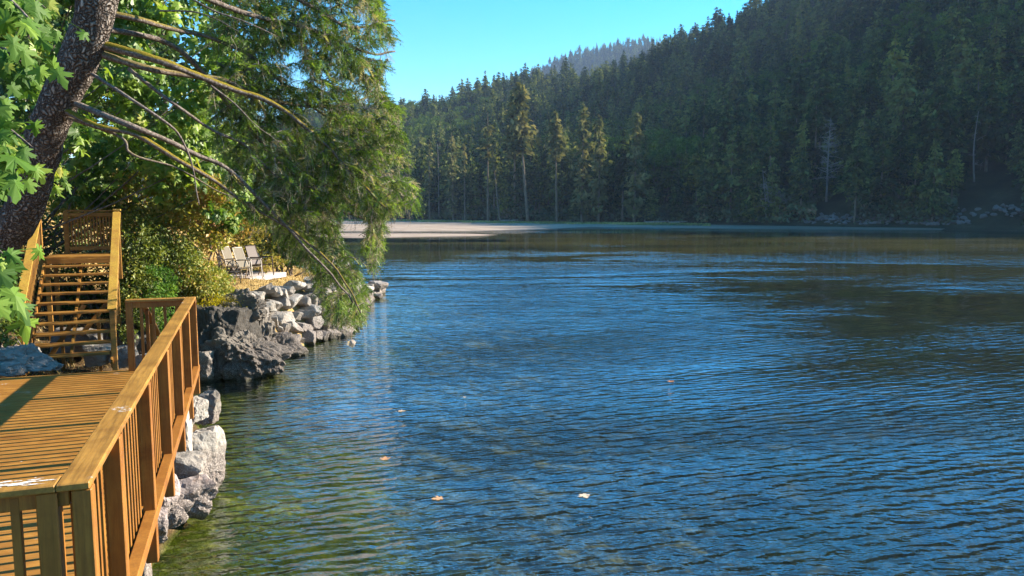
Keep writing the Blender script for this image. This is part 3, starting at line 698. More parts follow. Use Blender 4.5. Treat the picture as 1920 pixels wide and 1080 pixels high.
mb = MB(); u = .1; k = 0
while u < LEN - .06:
    w = .138; mb.beam(dk(u + w / 2, .1 + random.uniform(-.002, .002), DZ - .019), dk(u + w / 2, DW, DZ - .019), w, .038, c=.005); u += w + .009
part('deck_boards', mb, BOARD, deck)
mb = MB()
for v in np.linspace(.25, DW - .1, 8): mb.beam(dk(.15, v, DZ - .15), dk(LEN - .05, v, DZ - .15), .04, .2)
part('joists', mb, WOOD, deck)
for (a, b) in ((dk(.06, .115, DZ - .16), dk(LEN - .02, .115, DZ - .16)), (dk(.075, .14, DZ - .16), dk(.075, DW, DZ - .16)), (dk(LEN - .02, .14, DZ - .16), dk(LEN - .02, DW, DZ - .16))):
    mb = MB(); mb.beam(a, b, .04, .235); part('rim_board', mb, WOOD, deck)
for u in (.4, LEN / 2, LEN - .4):
    for v in (.35, DW * .5, DW - .3):
        p = dk(u, v, 0); zb = gz(p[0], p[1]) - .3; mb = MB(); mb.beam(V3(p[0], p[1], zb), V3(p[0], p[1], DZ - .26), .14, .14, up=U); part('support_post', mb, WOOD, deck)
# railing: caps, sub rails, lower rails, posts and balusters
capw = .145
mb = MB(); a, b = dk(.0, capw / 2, RZ - .019), dk(LEN, capw / 2, RZ - .019); mb.beam(a, b, capw, .038, c=.006, var=.2); part('rail_cap', mb, CAPW, deck)
mb = MB(); mb.beam(dk(capw / 2, capw + .002, RZ - .0195), dk(capw / 2, DW, RZ - .0195), capw, .038, c=.006, var=.45); part('rail_cap', mb, CAPW, deck)
rs = np.random.default_rng(66); mb = MB()          # white smears left by gulls on the near cap
for k in range(46):
    c = dk(.03 + rs.uniform(0, .1), .2 + abs(rs.normal(0, .22)), RZ + .0015 + k * .00004); L = rs.uniform(.006, .05); wd = rs.uniform(.002, .008); t = np.linspace(0, 2 * np.pi, 11)[:-1]; rr_ = rs.uniform(.6, 1.3, 10)
    mb.add([c + Vd * L * math.cos(a) * q + U * wd * math.sin(a) * q for a, q in zip(t, rr_)] + [c], np.array([[j, (j + 1) % 10, 10] for j in range(10)]), 0.)
qd = N('bird_lime'); part('bird_droppings', mb, qd.done(qd.bsdf(qd.ramp(qd.noise(qd.pos(), 90, 3, .7), [(.35, (.45, .42, .38)), (.6, (.8, .79, .77))]), .9)), deck)
FE = .92   # far end return
mb = MB(); mb.beam(dk(LEN - capw / 2, capw + .002, RZ - .0195), dk(LEN - capw / 2, FE + .03, RZ - .0195), capw, .038, c=.006, var=.6); part('rail_cap', mb, CAPW, deck)
mb = MB(); mb.beam(dk(.06, .072, RZ - .083), dk(LEN - .06, .072, RZ - .083), .036, .088); part('sub_rail', mb, WOOD, deck)
mb = MB(); mb.beam(dk(.072, .1, RZ - .083), dk(.072, DW, RZ - .083), .036, .088); part('sub_rail', mb, WOOD, deck)
mb = MB(); mb.beam(dk(LEN - .072, .1, RZ - .083), dk(LEN - .072, FE - .04, RZ - .083), .036, .088); part('sub_rail', mb, WOOD, deck)
mb = MB(); mb.beam(dk(-.0, .03, DZ - .03), dk(LEN + .02, .03, DZ - .03), .088, .09, c=.005); part('lower_rail', mb, WOOD, deck)
mb = MB(); mb.beam(dk(.03, .1, DZ + .1), dk(.03, DW, DZ + .1), .06, .09, c=.005); part('lower_rail', mb, WOOD, deck)
POSTS = [.055] + [LEN - .055 - 1.46 * k for k in range(5, -1, -1)]
for u in POSTS:
    if .1 < u < .6: continue
    mb = MB(); mb.beam(dk(u, .04, DZ - .42), dk(u, .04, RZ - .04), .09, .088, up=U, c=.006); part('post', mb, WOOD, deck)
# the balusters stand inside the line of posts
for a, b in zip(POSTS[:-1], POSTS[1:]):
    n = max(1, int(round((b - a) / .128)) - 1)
    for k in range(1, n + 1):
        u = a + (b - a) * k / (n + 1); mb = MB(); mb.beam(dk(u, .105, DZ - .02), dk(u, .105, RZ - .05), .036, .036, up=U, c=.003); part('baluster', mb, WOOD, deck)
mb = MB(); mb.beam(dk(.07, .19, DZ - .3), dk(.07, .19, RZ - .04), .09, .11, up=U, c=.006); part('post', mb, WOOD, deck)
v = .33
while v < DW - .2:
    mb = MB(); mb.beam(dk(.072, v, DZ - .1), dk(.072, v, RZ - .06), .04, .04, up=U, c=.003); part('baluster', mb, WOOD, deck); v += .135
mb = MB(); mb.beam(dk(LEN - .06, FE - .01, DZ - .2), dk(LEN - .06, FE - .01, RZ - .04), .09, .09, up=U, c=.006); part('post', mb, WOOD, deck)
for v in (.27, .43, .59, .75):
    mb = MB(); mb.beam(dk(LEN - .06, v, DZ - .1), dk(LEN - .06, v, RZ - .05), .04, .04, up=U, c=.003); part('baluster', mb, WOOD, deck)
# ladder rail behind the far end
p0 = dk(LEN + .35, .55, 0)
lad = empty('handrail', (p0[0], p0[1], gz(p0[0], p0[1])), 'short sloping wooden handrail going down behind the far end of the deck', 'handrail')
mb = MB(); mb.beam(dk(LEN + .12, .72, 2.55), dk(LEN + 1.15, .66, 1.95), .09, .035); part('rail_cap', mb, CAPW, lad)
for (uu, zz) in ((.16, 2.5), (.62, 2.22), (1.08, 1.96)):
    q = dk(LEN + uu, .7, 0); mb = MB(); mb.beam(V3(q[0], q[1], gz(q[0], q[1]) - .2), V3(q[0], q[1], zz), .05, .05, up=U); part('post', mb, WOOD, lad)

# ================================================================== THE STAIRCASE
s0 = PZ(206, 661, 1.40)                                  # right end of the lowest tread
ang = R(24.5); SR = V3(-math.sin(ang), math.cos(ang), 0); SW = V3(-math.cos(ang), -math.sin(ang), 0)   # run, width (leftwards)
W_ = 1.27; RISE = .163; RUN = .272; NT = 10
def st(r_, w_, z): return s0 * V3(1, 1, 0) + SR * r_ + SW * w_ + UP * z
stair = empty('staircase', tuple(st(0, W_ / 2, gz(*st(0, W_ / 2, 0)[:2]))), 'open wooden staircase with yellow brown handrails climbing from the deck', 'stairs')
for k in range(NT):
    z = 1.40 + RISE * k; r_ = RUN * k
    mb = MB(); mb.beam(st(r_ + .065, 0.0, z - .019), st(r_ + .065, W_, z - .019), .132, .038); mb.beam(st(r_ + .206, 0.0, z - .019), st(r_ + .206, W_, z - .019), .132, .038); part('tread', mb, STAIRW, stair)
zt = 1.40 + RISE * NT; rt = RUN * NT
mb = MB(); mb.beam(st(rt + .02, 0.0, zt - .09), st(rt + .02, W_, zt - .09), .036, .1); part('riser', mb, STAIRW, stair)
for w in (-.03, W_ / 2, W_ + .03):
    mb = MB(); mb.beam(st(-.05, w, 1.40 - .2), st(rt - .05, w, zt - .2), .04, .2) if w != W_ / 2 else mb.beam(st(.1, w, 1.40 - .14), st(rt - .05, w, zt - .22), .045, .15)
    part('stringer', mb, STAIRW, stair)
# landing
mb = MB(); k = rt + .03
for _ in range(10): mb.beam(st(k + .07, -.05, zt - .019), st(k + .07, W_ + .05, zt - .019), .132, .038); k += .141
part('landing_boards', mb, STAIRW, stair); rl = k
for w in (.0, W_):
    for r_ in (rt + .1, rl - .1):
        q = st(r_, w, 0); mb = MB(); mb.beam(V3(q[0], q[1], gz(q[0], q[1]) - .3), V3(q[0], q[1], zt - .05), .09, .09, up=SR); part('support_post', mb, STAIRW, stair)
for w in (.28, W_ - .35):
    q = st(rt * .55, w, 0); zz = 1.4 + RISE * NT * .55 - .3; mb = MB(); mb.beam(V3(q[0], q[1], gz(q[0], q[1]) - .3), V3(q[0], q[1], zz), .06, .06, up=SR); part('support_post', mb, STAIRW, stair)
mb = MB(); mb.beam(st(rt * .5, W_ - .1, 1.1), st(rt * .5 + .05, .5, 2.15), .09, .035, up=SR); part('brace', mb, STAIRW, stair)
mb = MB(); mb.beam(st(rt * .62, .62, 1.5), st(rt * .62 + .05, .08, 2.2), .09, .035, up=SR); part('brace', mb, STAIRW, stair)
def hrail(w, sgn, top_len):
    """sloped handrail: bottom post, top post, sloped cap, balusters, level end"""
    zb = 1.40 + .78; r0 = -.02; ztop = zt + .93
    slope0, slope1 = st(r0 - .05, w, zb + .02), st(rt + .05, w, ztop)
    mb = MB(); mb.beam(slope0, slope1, .15, .038, c=.005, var=.15); part('handrail_cap', mb, YELW, stair)
    mb = MB(); mb.beam(st(rt + .06, w, ztop + .055), st(rt + .06 + top_len, w, ztop + .055), .15, .038, c=.005, var=.3); part('handrail_cap', mb, YELW, stair)
    d = slope1 - slope0
    mb = MB(); mb.beam(slope0 - UP * .075 + d * .02, slope1 - UP * .075 - d * .02, .036, .088); part('sub_rail', mb, STAIRW, stair)
    q = st(r0 + .02, w, 0); mb = MB(); mb.beam(st(r0 + .03, w, gz(q[0], q[1]) - .1), st(r0 + .03, w, zb), .095, .095, up=SR, c=.006); part('post', mb, STAIRW, stair)
    mb = MB(); mb.beam(st(rt + .1, w, zt - .5), st(rt + .1, w, ztop + .03), .09, .09, up=SR); part('post', mb, STAIRW, stair)
    for k in range(18):
        t = (k + 1) / 19; p = slope0 + d * t; mb = MB(); mb.beam(p - UP * .9, p - UP * .03, .034, .034, up=SR, c=.003); part('baluster', mb, STAIRW, stair)
hrail(-.075, -1, .3); hrail(W_ + .1, 1, .9)
# slatted screen across the back of the landing
scr = empty('slatted_screen', tuple(st(rl - .03, .4, zt)), 'upright dark slatted wooden screen standing behind the top of the stairs', 'screen')
mb = MB(); mb.beam(st(rl - .02, -.1, zt + .97), st(rl - .02, W_ - .22, zt + .97), .1, .038); part('rail_cap', mb, STAIRW, scr)
for z in (zt + .12, zt + .88):
    mb = MB(); mb.beam(st(rl - .04, -.06, z), st(rl - .04, W_ - .26, z), .036, .085); part('cross_rail', mb, STAIRW, scr)
mb = MB(); n = 17
for k in range(n): w = -.03 + (W_ - .25) * k / (n - 1); mb.beam(st(rl - .0, w, zt + .06), st(rl - .0, w, zt + .93), .036, .02, up=SR, c=.002)
part('slats', mb, STAIRW, scr)
for w in (-.06, W_ - .24): mb = MB(); mb.beam(st(rl - .04, w, zt - .3), st(rl - .04, w, zt + .95), .09, .09, up=SR); part('post', mb, STAIRW, scr)
# upper walkway railing to the left of the landing
up_ = empty('upper_railing', tuple(st(rt + .5, W_ + .6, zt)), 'short level wooden railing at the left of the landing behind the leaning trunk', 'railing')
mb = MB(); mb.beam(st(rt + .35, W_ + .2, zt + .9), st(rt + .35, W_ + 2.2, zt + .9), .14, .038); part('rail_cap', mb, YELW, up_)
mb = MB(); mb.beam(st(rt + .35, W_ + .2, zt + .1), st(rt + .35, W_ + 2.2, zt + .1), .06, .085); part('lower_rail', mb, YELW, up_)
mb = MB(); mb.beam(st(rt + .35, W_ + .2, zt - .09), st(rt + .35, W_ + 2.2, zt - .09), .5, .04); part('walkway_board', mb, YELW, up_)
for k in range(11): mb = MB(); w = W_ + .28 + k * .17; mb.beam(st(rt + .35, w, zt + .1), st(rt + .35, w, zt + .9), .04, .04, up=SR); part('baluster', mb, YELW, up_)

# ================================================================== ROCKS OF THE NEAR BANK
M_ROCK = mat_rock('bank_rock', (.24, .22, .20), (.09, .083, .078)); M_BED = mat_rock('bedrock', (.13, .115, .10), (.03, .026, .023), True, .8, tz=.95, light=.55)
M_PALE = mat_rock('pale_rock', (.31, .29, .265), (.10, .09, .08)); M_DARK = mat_rock('rock_painted_shade', (.055, .05, .045), (.015, .013, .012), True, .8, tz=.5, light=.35)  # M_DARK: shade of the fir boughs put into a near-black rock colour
M_BARN = mat_rock('barnacle_rock', (.32, .27, .26), (.12, .095, .09), True, 1.3, tz=.6)
def rock(px, py, w, h, z, seed, label, mat=M_ROCK, dep=.9, sub=4, facets=12, grp=None, name='boulder', rough=.1, d=None, rot=None, cut=.78, nsc=1.6):
    """px,py centre; w,h size in photo pixels; z level of its centre"""
    p = PZ(px, py, z) if d is None else P(px, py, d); k = p[1] / F; sx, sz = w * k / 2 * 1.16, h * k / 2 * 1.16
    o = link(name, rock_mesh(seed, (sx, dep * (sx + sz) / 2, sz), sub, facets, rough, name, mat, cut=cut, nsc=nsc, block=name == 'boulder' and mat is not M_BARN), loc=p)
    o.rotation_euler = (0, 0, rot if rot is not None else 0); tag(o, label, 'rock' if name == 'bedrock' else 'boulder', grp); return o
DR_ = [(362, 772, 60, 60, .95, 'split grey and white boulder under the far end of the deck', M_PALE), (392, 765, 44, 70, .7, 'dark edged narrow boulder outermost below the far deck corner', M_ROCK),
       (338, 815, 42, 105, 1.0, 'tall white boulder tucked against the deck posts', M_PALE), (378, 845, 70, 92, .65, 'large tan grey boulder at the water below the middle of the deck', M_PALE),
       (346, 878, 98, 66, .62, 'flat topped blue grey boulder beside the deck', M_ROCK), (392, 888, 44, 66, .3, 'small pale boulder wedged at the waterline behind the barnacled one', M_BARN),
       (352, 930, 112, 72, .36, 'broad barnacle covered boulder at the water beside the deck', M_BARN), (308, 925, 46, 80, .62, 'narrow knobbly boulder right against the deck edge', M_BARN),
       (322, 965, 44, 44, .3, 'small round boulder in front of the barnacled one', M_BARN), (288, 975, 50, 52, .5, 'round pitted boulder under the deck rail', M_BARN),
       (286, 1004, 52, 36, .2, 'low barnacled boulder at the waterline nearest the camera', M_BARN), (262, 1060, 40, 120, .5, 'pale boulder at the very bottom below the deck', M_PALE)]
for k, (px, py, w, h, z, lab, m) in enumerate(DR_): rock(px, py, w, h, z, 60 + k, lab, m, rough=.18 if m is M_BARN else .15, cut=.86 if m is M_BARN else .8, rot=.3 * (k % 3 - 1))
rock(412, 1062, 110, 50, -.35, 80, 'sunken flat olive boulder seen through the water at the bottom', M_ROCK, rot=.3); rock(330, 1040, 90, 50, -.25, 81, 'sunken pale boulder in the shallows beside the deck', M_ROCK)
rock(35, 674, 120, 56, 1.35, 82, 'dark cracked rock at the left behind the deck', M_ROCK, d=12.4, rough=.2, name='bedrock', sub=5, nsc=3); rock(8, 690, 80, 30, 1.4, 83, 'low tan boulder at the left frame edge behind the deck', M_PALE, d=12.0)
rock(150, 640, 90, 60, 1.2, 84, 'grey boulder under the stair treads on the left', M_ROCK, d=15.2); rock(185, 665, 70, 50, 1.0, 87, 'white streaked boulder under the lowest stair treads', M_PALE, d=14.6)
rock(235, 668, 50, 50, 1.0, 85, 'small fractured boulder right of the stair foot', M_ROCK, d=14.6, rough=.2); rock(272, 680, 50, 40, .8, 86, 'dark boulder behind the far end of the deck railing', M_ROCK, d=14.3)
# bedrock outcrop at the water
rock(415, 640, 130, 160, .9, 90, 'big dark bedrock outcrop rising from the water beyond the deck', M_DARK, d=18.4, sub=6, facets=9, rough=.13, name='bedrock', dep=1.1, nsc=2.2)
rock(452, 668, 120, 100, .3, 91, 'brown ribbed skirt of rock spreading into the water', M_BED, d=18.1, sub=6, facets=8, rough=.2, name='bedrock', dep=.9, nsc=3)
rock(478, 640, 80, 90, .55, 97, 'upright ribbed rock joining the wall to the outcrop', M_BED, d=19.4, sub=5, facets=8, rough=.24, name='bedrock', dep=.9, nsc=3)
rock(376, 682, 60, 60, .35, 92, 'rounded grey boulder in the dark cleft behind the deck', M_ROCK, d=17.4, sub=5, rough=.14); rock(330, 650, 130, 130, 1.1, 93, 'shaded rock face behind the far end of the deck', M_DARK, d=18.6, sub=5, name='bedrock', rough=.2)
rock(440, 590, 90, 70, 1.5, 94, 'streaked grey ledge under the yellow moss', M_BED, d=18.9, sub=6, name='bedrock', rough=.24, nsc=3.2)
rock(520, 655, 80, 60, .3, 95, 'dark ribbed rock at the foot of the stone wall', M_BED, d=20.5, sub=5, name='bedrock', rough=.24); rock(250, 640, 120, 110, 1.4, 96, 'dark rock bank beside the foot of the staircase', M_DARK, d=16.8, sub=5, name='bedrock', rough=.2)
# dry stone wall: courses of angular blocks
r = np.random.default_rng(50); rows = []
wl = np.array([PZ(x, y, 0)[:2] for x, y in ((500, 668), (540, 655), (585, 642), (640, 630))] + [np.array((-5.75, 26.5)), np.array((-6.2, 29.5)), np.array((-6.45, 33))])
seg = np.concatenate([[0], np.cumsum(np.linalg.norm(np.diff(wl, axis=0), axis=1))]); ns = 0
for row in range(5):
    s = r.uniform(0, .4)
    while s < seg[-1]:
        w = r.uniform(.22, .7) * (1.12 if row in (0, 3) else .9); h = r.uniform(.26, .46) * (1.1 if row < 4 else .8); t = s + w / 2
        if t > seg[-1]: break
        x = np.interp(t, seg, wl[:, 0]); y = np.interp(t, seg, wl[:, 1]); x2 = np.interp(t + .1, seg, wl[:, 0]); y2 = np.interp(t + .1, seg, wl[:, 1]); td = unit(V3(x2 - x, y2 - y, 0))
        inn = V3(-td[1], td[0], 0); p = V3(x, y, 0) + inn * (.1 + row * .2 + r.uniform(-.1, .1)) + UP * (.14 + row * .37 + r.uniform(-.08, .08))
        o = link('wall_stone', rock_mesh(500 + ns, (w / 2 * 1.12, .48, h / 2 * 1.12), 4, 7, .05, 'wall_stone', (M_ROCK, M_PALE, M_ROCK)[ns % 3], block=True), loc=p)
        o.rotation_euler = (r.normal(0, .16), r.normal(0, .3), math.atan2(td[1], td[0])); ns += 1
        lab = {0: 'angular grey block in the bottom course of the stone wall at the water', 4: 'loose top block of the stone wall below the dry grass'}.get(row, 'angular grey block in the middle courses of the stone wall')
        tag(o, lab, 'stone', {0: 'bottom course of the stone wall', 4: 'top course of the stone wall'}.get(row, 'middle courses of the stone wall')); s += w * .9
print('wall stones', ns)
for k in range(46):     # the rocky point beyond
    t = k / 46; px = 640 + 75 * r.uniform(0, 1); py = 548 + (r.uniform(-28, 22)) * (1 - .5 * (px - 640) / 75); 
    p = P(px, py, r.uniform(31, 37)); p[2] = max(.05, min(p[2], 1.3)) ; s = r.uniform(.15, .38)
    o = link('boulder', rock_mesh(700 + k, (s * 1.3, s, s * .7), 3, 9, .06, 'boulder', (M_ROCK, M_PALE)[k % 2], block=True), loc=p); o.rotation_euler = (0, 0, r.uniform(0, 6))
    tag(o, 'weathered stone on the low rocky point beyond the wall', 'stone', 'stones of the rocky point')
# ================================================================== NEAR VEGETATION
def mat_bark():
    q = N('fir_bark'); p = q.pos(); pm = q.map(q.map(p, rot=(0, R(-22), 0)), (1, 1, .11))
    vo = q.n('TexVoronoi', {'Vector': q.map(q.n('VectorMath', {0: pm, 1: q.n('VectorMath', {0: q.n('TexNoise', {'Vector': p, 'Scale': 6.}).outputs[1], 1: (.3, .3, .3)}, operation='MULTIPLY').outputs[0]}, operation='ADD').outputs[0], (1, 1, 1)), 'Scale': 17.}, feature='DISTANCE_TO_EDGE')
    n = q.noise(pm, 22, 5, .7); n2 = q.noise(p, 3, 3, .6)
    c = q.ramp(vo.outputs[0], [(.0, (.035, .027, .022)), (.07, (.17, .14, .125)), (.35, (.50, .455, .42))])
    c = q.mix(q.ramp(n, [(.4, .6), (.62, 0.)]), c, (.07, .05, .04)); c = q.mix(q.ramp(n2, [(.55, 0.), (.75, .4)]), c, (.4, .37, .35))
    h = q.math('ADD', q.math('MULTIPLY', q.ramp(vo.outputs[0], [(0., 0.), (.3, 1.)]), 1.), q.math('MULTIPLY', n, .5))
    return q.done(q.bsdf(c, .9, q.bump(h, 1., .05), spec=.15))
def mat_limb():
    q = N('limb_bark'); p = q.pos(); n = q.noise(p, 30, 5, .7); nz = q.sep(q.n('NewGeometry').outputs['Normal'])[2]
    c = q.ramp(n, [(.3, (.045, .035, .03)), (.5, (.16, .13, .115)), (.7, (.34, .3, .28))])
    mo = q.ramp(q.noise(p, 60, 3, .7), [(.3, (.07, .055, .008)), (.7, (.27, .21, .025))])
    f = q.math('MULTIPLY', q.attr(), q.ramp(q.math('ADD', nz, q.math('MULTIPLY', q.noise(p, 9, 3, .6), .8)), [(.3, 0.), (.6, 1.)]))
    c = q.mix(f, c, mo); return q.done(q.bsdf(c, .9, q.bump(q.math('ADD', n, q.math('MULTIPLY', q.noise(p, 90, 2), .6)), .8, .012), spec=.1))
BARK = mat_bark(); LIMB = mat_limb()
NEED = mat_leaf('fir_needles', [(0, (.03, .06, .014)), (.35, (.10, .17, .026)), (.62, (.25, .38, .055)), (.74, (.36, .33, .15)), (1, (.55, .46, .34))], .45, .5, gloss=.03)
LICH = mat_leaf('hanging_twigs', [(0, (.1, .085, .065)), (1, (.34, .3, .24))], .1, .7, gloss=0)
MAPLE = mat_leaf('maple_leaves', [(0, (.035, .09, .012)), (.5, (.08, .18, .022)), (.9, (.18, .3, .035)), (1, (.32, .3, .05))], .38, .6, gloss=.015, tboost=1.3)
SHRUB = mat_leaf('shrub_leaves', [(0, (.05, .08, .016)), (.4, (.15, .2, .03)), (.68, (.36, .35, .06)), (.88, (.45, .29, .07)), (1, (.32, .15, .05))], .35, .5, gloss=.03, tboost=1.35)
GOLD = mat_leaf('dry_shrub_leaves', [(0, (.1, .12, .03)), (.4, (.28, .26, .06)), (.7, (.5, .36, .1)), (1, (.42, .22, .08))], .3, .6, gloss=.0)
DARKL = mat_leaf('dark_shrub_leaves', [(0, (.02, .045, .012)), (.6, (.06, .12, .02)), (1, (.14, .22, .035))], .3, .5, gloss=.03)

# --- leaf outlines (x across, y along)
_ml = [(0, 0), (.1, -.10), (.26, -.2), (.24, -.06), (.44, -.04), (.34, .08), (.18, .14), (.44, .24), (.62, .30), (.52, .40), (.62, .56), (.44, .48), (.36, .56), (.15, .34), (.22, .62), (.30, .78), (.16, .78), (.12, .9), (.0, 1.08)]
ML = np.array(_ml + [(-x, y) for x, y in _ml[-2:0:-1]], float); ML[:, 1] -= .0
def maple_leaves(C, D, Nn, size, var, seed=0, name=None):
    """lobed leaves at C pointing along D with face normal Nn"""
    r = np.random.default_rng(seed); n = len(C); D = D / np.linalg.norm(D, axis=1)[:, None]; Sx = np.cross(D, Nn); Sx /= np.linalg.norm(Sx, axis=1)[:, None] + 1e-9; Nn = np.cross(Sx, D)
    k = len(ML); cup = (np.abs(ML[:, 0]) ** 1.5 * -.5 + (ML[:, 1] ** 2) * -.18)
    s = np.asarray(size)[:, None, None]; cr = r.uniform(.4, 1.8, (n, 1, 1))
    lob = 1 + r.normal(0, .09, (n, k, 1))
    V = C[:, None, :] + s * lob * (Sx[:, None, :] * ML[None, :, :1] + D[:, None, :] * ML[None, :, 1:] + Nn[:, None, :] * cup[None, :, None] * cr)
    cen = C[:, None, :] + s * (D[:, None, :] * .3); V = np.concatenate([V, cen], 1)
    j = np.arange(k); T = np.stack([j, (j + 1) % k, np.full(k, k)], -1); Fc = (np.arange(n)[:, None, None] * (k + 1) + T[None]).reshape(-1, 3)
    return V.reshape(-1, 3), Fc, np.repeat(var, k + 1)
def small_leaves(C, size, seed, up=.35, elong=1.5):
    r = np.random.default_rng(seed); n = len(C); D = r.normal(size=(n, 3)); D[:, 2] -= .35; D /= np.linalg.norm(D, axis=1)[:, None]
    Nn = r.normal(size=(n, 3)) + V3(.5, -.1, up + .4); Sx = np.cross(D, Nn); Sx /= np.linalg.norm(Sx, axis=1)[:, None]; Nn = np.cross(Sx, D)
    s = (np.asarray(size) * r.uniform(.6, 1.3, n))[:, None]
    tip = C + D * s * elong; mid = C + D * s * elong * .45; V = np.stack([C, mid + Sx * s * .42 - Nn * s * .12, tip, mid - Sx * s * .42 - Nn * s * .12], 1).reshape(-1, 3)
    i = np.arange(n)[:, None] * 4; return V, np.hstack([i, i + 1, i + 2, i + 3])
def cloud(c, rad, n, seed, shell=.62):
    """leaf positions in clumps round the surface of a lumpy ellipsoid"""
    r = np.random.default_rng(seed); m = max(6, n // 26); d = r.normal(size=(m, 3)); d /= np.linalg.norm(d, axis=1)[:, None]
    cl = d * r.uniform(shell, 1.05, (m, 1)) ** .8; i = r.integers(0, m, n); p = cl[i] + r.normal(0, .13, (n, 3))
    return np.asarray(c) + p * np.asarray(rad), i
def shrub(name, label, cat, blobs, mat, leaf, n, seed, maple=False, ground=None, vlo=0., vhi=1., stems=True):
    """blobs: (px, py, d, w_px, h_px, depth_m)"""
    r = np.random.default_rng(seed); mb = MB(); st_ = MB(); tot = sum(b[3] * b[4] for b in blobs); b0 = P(*blobs[0][:3])
    if ground is None:
        bx_, by_ = b0[0], b0[1]
        while shore_s(bx_, by_) < 1.6: bx_ -= .25; by_ += .12
        base = V3(bx_, by_, gz(bx_, by_))
    else: base = V3(*ground)
    root = empty(name, tuple(base), label, cat)
    for k, (px, py, d, w, h, dep) in enumerate(blobs):
        c = P(px, py, d); rad = V3(w * d / F / 2, dep, h * d / F / 2); m = int(n * w * h / tot); C, ci = cloud(c, rad, m, seed + k)
        zmin = bank_z(C[:, 0], C[:, 1], False) + .05; C[:, 2] = np.maximum(C[:, 2], zmin)
        clv = r.uniform(0, 1, ci.max() + 1); v = vlo + (vhi - vlo) * np.clip(.5 * clv[ci] + .5 * (.5 + .5 * vnoise(C / .8, seed)) + r.normal(0, .12, m), 0, 1)
        if maple:
            D = r.normal(size=(m, 3)) * .6 + V3(.35, -.3, -.55); Nn = r.normal(size=(m, 3)) * .5 + V3(.6, -.3, .75)
            V, T, va = maple_leaves(C, D, Nn, leaf * r.uniform(.6, 1.25, m), v, seed); mb.add(V, T, va)
        else:
            V, T = small_leaves(C, np.full(m, leaf), seed + k); mb.add(V, T, np.repeat(v, 4))
        if stems:
            for j in range(4):
                a = base + V3(r.normal(0, .25), r.normal(0, .25), -.1); e = c + r.normal(0, .45, 3) * rad
                st_.tube(smooth_path([a, a * .5 + e * .5 + r.normal(0, .2, 3), e], 7), np.linspace(.035, .008, 7), 5)
    if stems: part('stem', st_, LIMB, root, True)
    part('foliage', mb, mat, root); return root

# ------------------------------------------------------------------ the leaning fir
TR = [(-170, 680, 12.2), (-85, 560, 11.9), (-6, 465, 11.5), (44, 395, 11.2), (71, 300, 10.9), (104, 205, 10.6), (155, 100, 10.3), (184, 0, 10.1), (212, -120, 10.0), (232, -300, 10.0), (245, -600, 10.1)]
fb = P(*TR[0]); fir = empty('fir_tree', (fb[0], fb[1], gz(fb[0], fb[1])), 'big leaning fir with furrowed bark whose mossy drooping boughs hang over the water', 'tree')
tp = [P(*t) for t in TR]; tp[0][2] = min(tp[0][2], gz(fb[0], fb[1]) - .3); tp = smooth_path(tp, 70)
def trunk_mesh():
    k = 40; n = len(tp); mb = MB(); rad = np.interp(np.arange(n), [0, 12, 50, n - 1], [.33, .255, .23, .15]); mb.tube(tp, rad, k)
    V = np.concatenate(mb.V); c = np.repeat(tp, k, 0); dv = V[:n * k] - c; nn = fbm(V[:n * k] * V3(7, 7, 2.2), 3, 3)
    a = np.tile(np.arange(k), n); V[:n * k] = c + dv * (1 + .16 * nn[:, None] + .05 * fbm(V[:n * k] * V3(20, 20, 5), 6, 2)[:, None]); mb.V = [V]; return mb
part('trunk', trunk_mesh(), BARK, fir, True)
def TP(px, py):            # nearest point of the trunk axis to a pixel
    pr = [960 + F * 0] ; best = None
    for q in tp:
        v = q - V3(0, 0, CH); dpt = v[1] * _c - v[2] * _s; up = v[1] * _s + v[2] * _c
        x, y = 960 + F * v[0] / dpt, 540 - F * up / dpt; e = (x - px) ** 2 + (y - py) ** 2
        if best is None or e < best[0]: best = (e, q)
    return best[1]
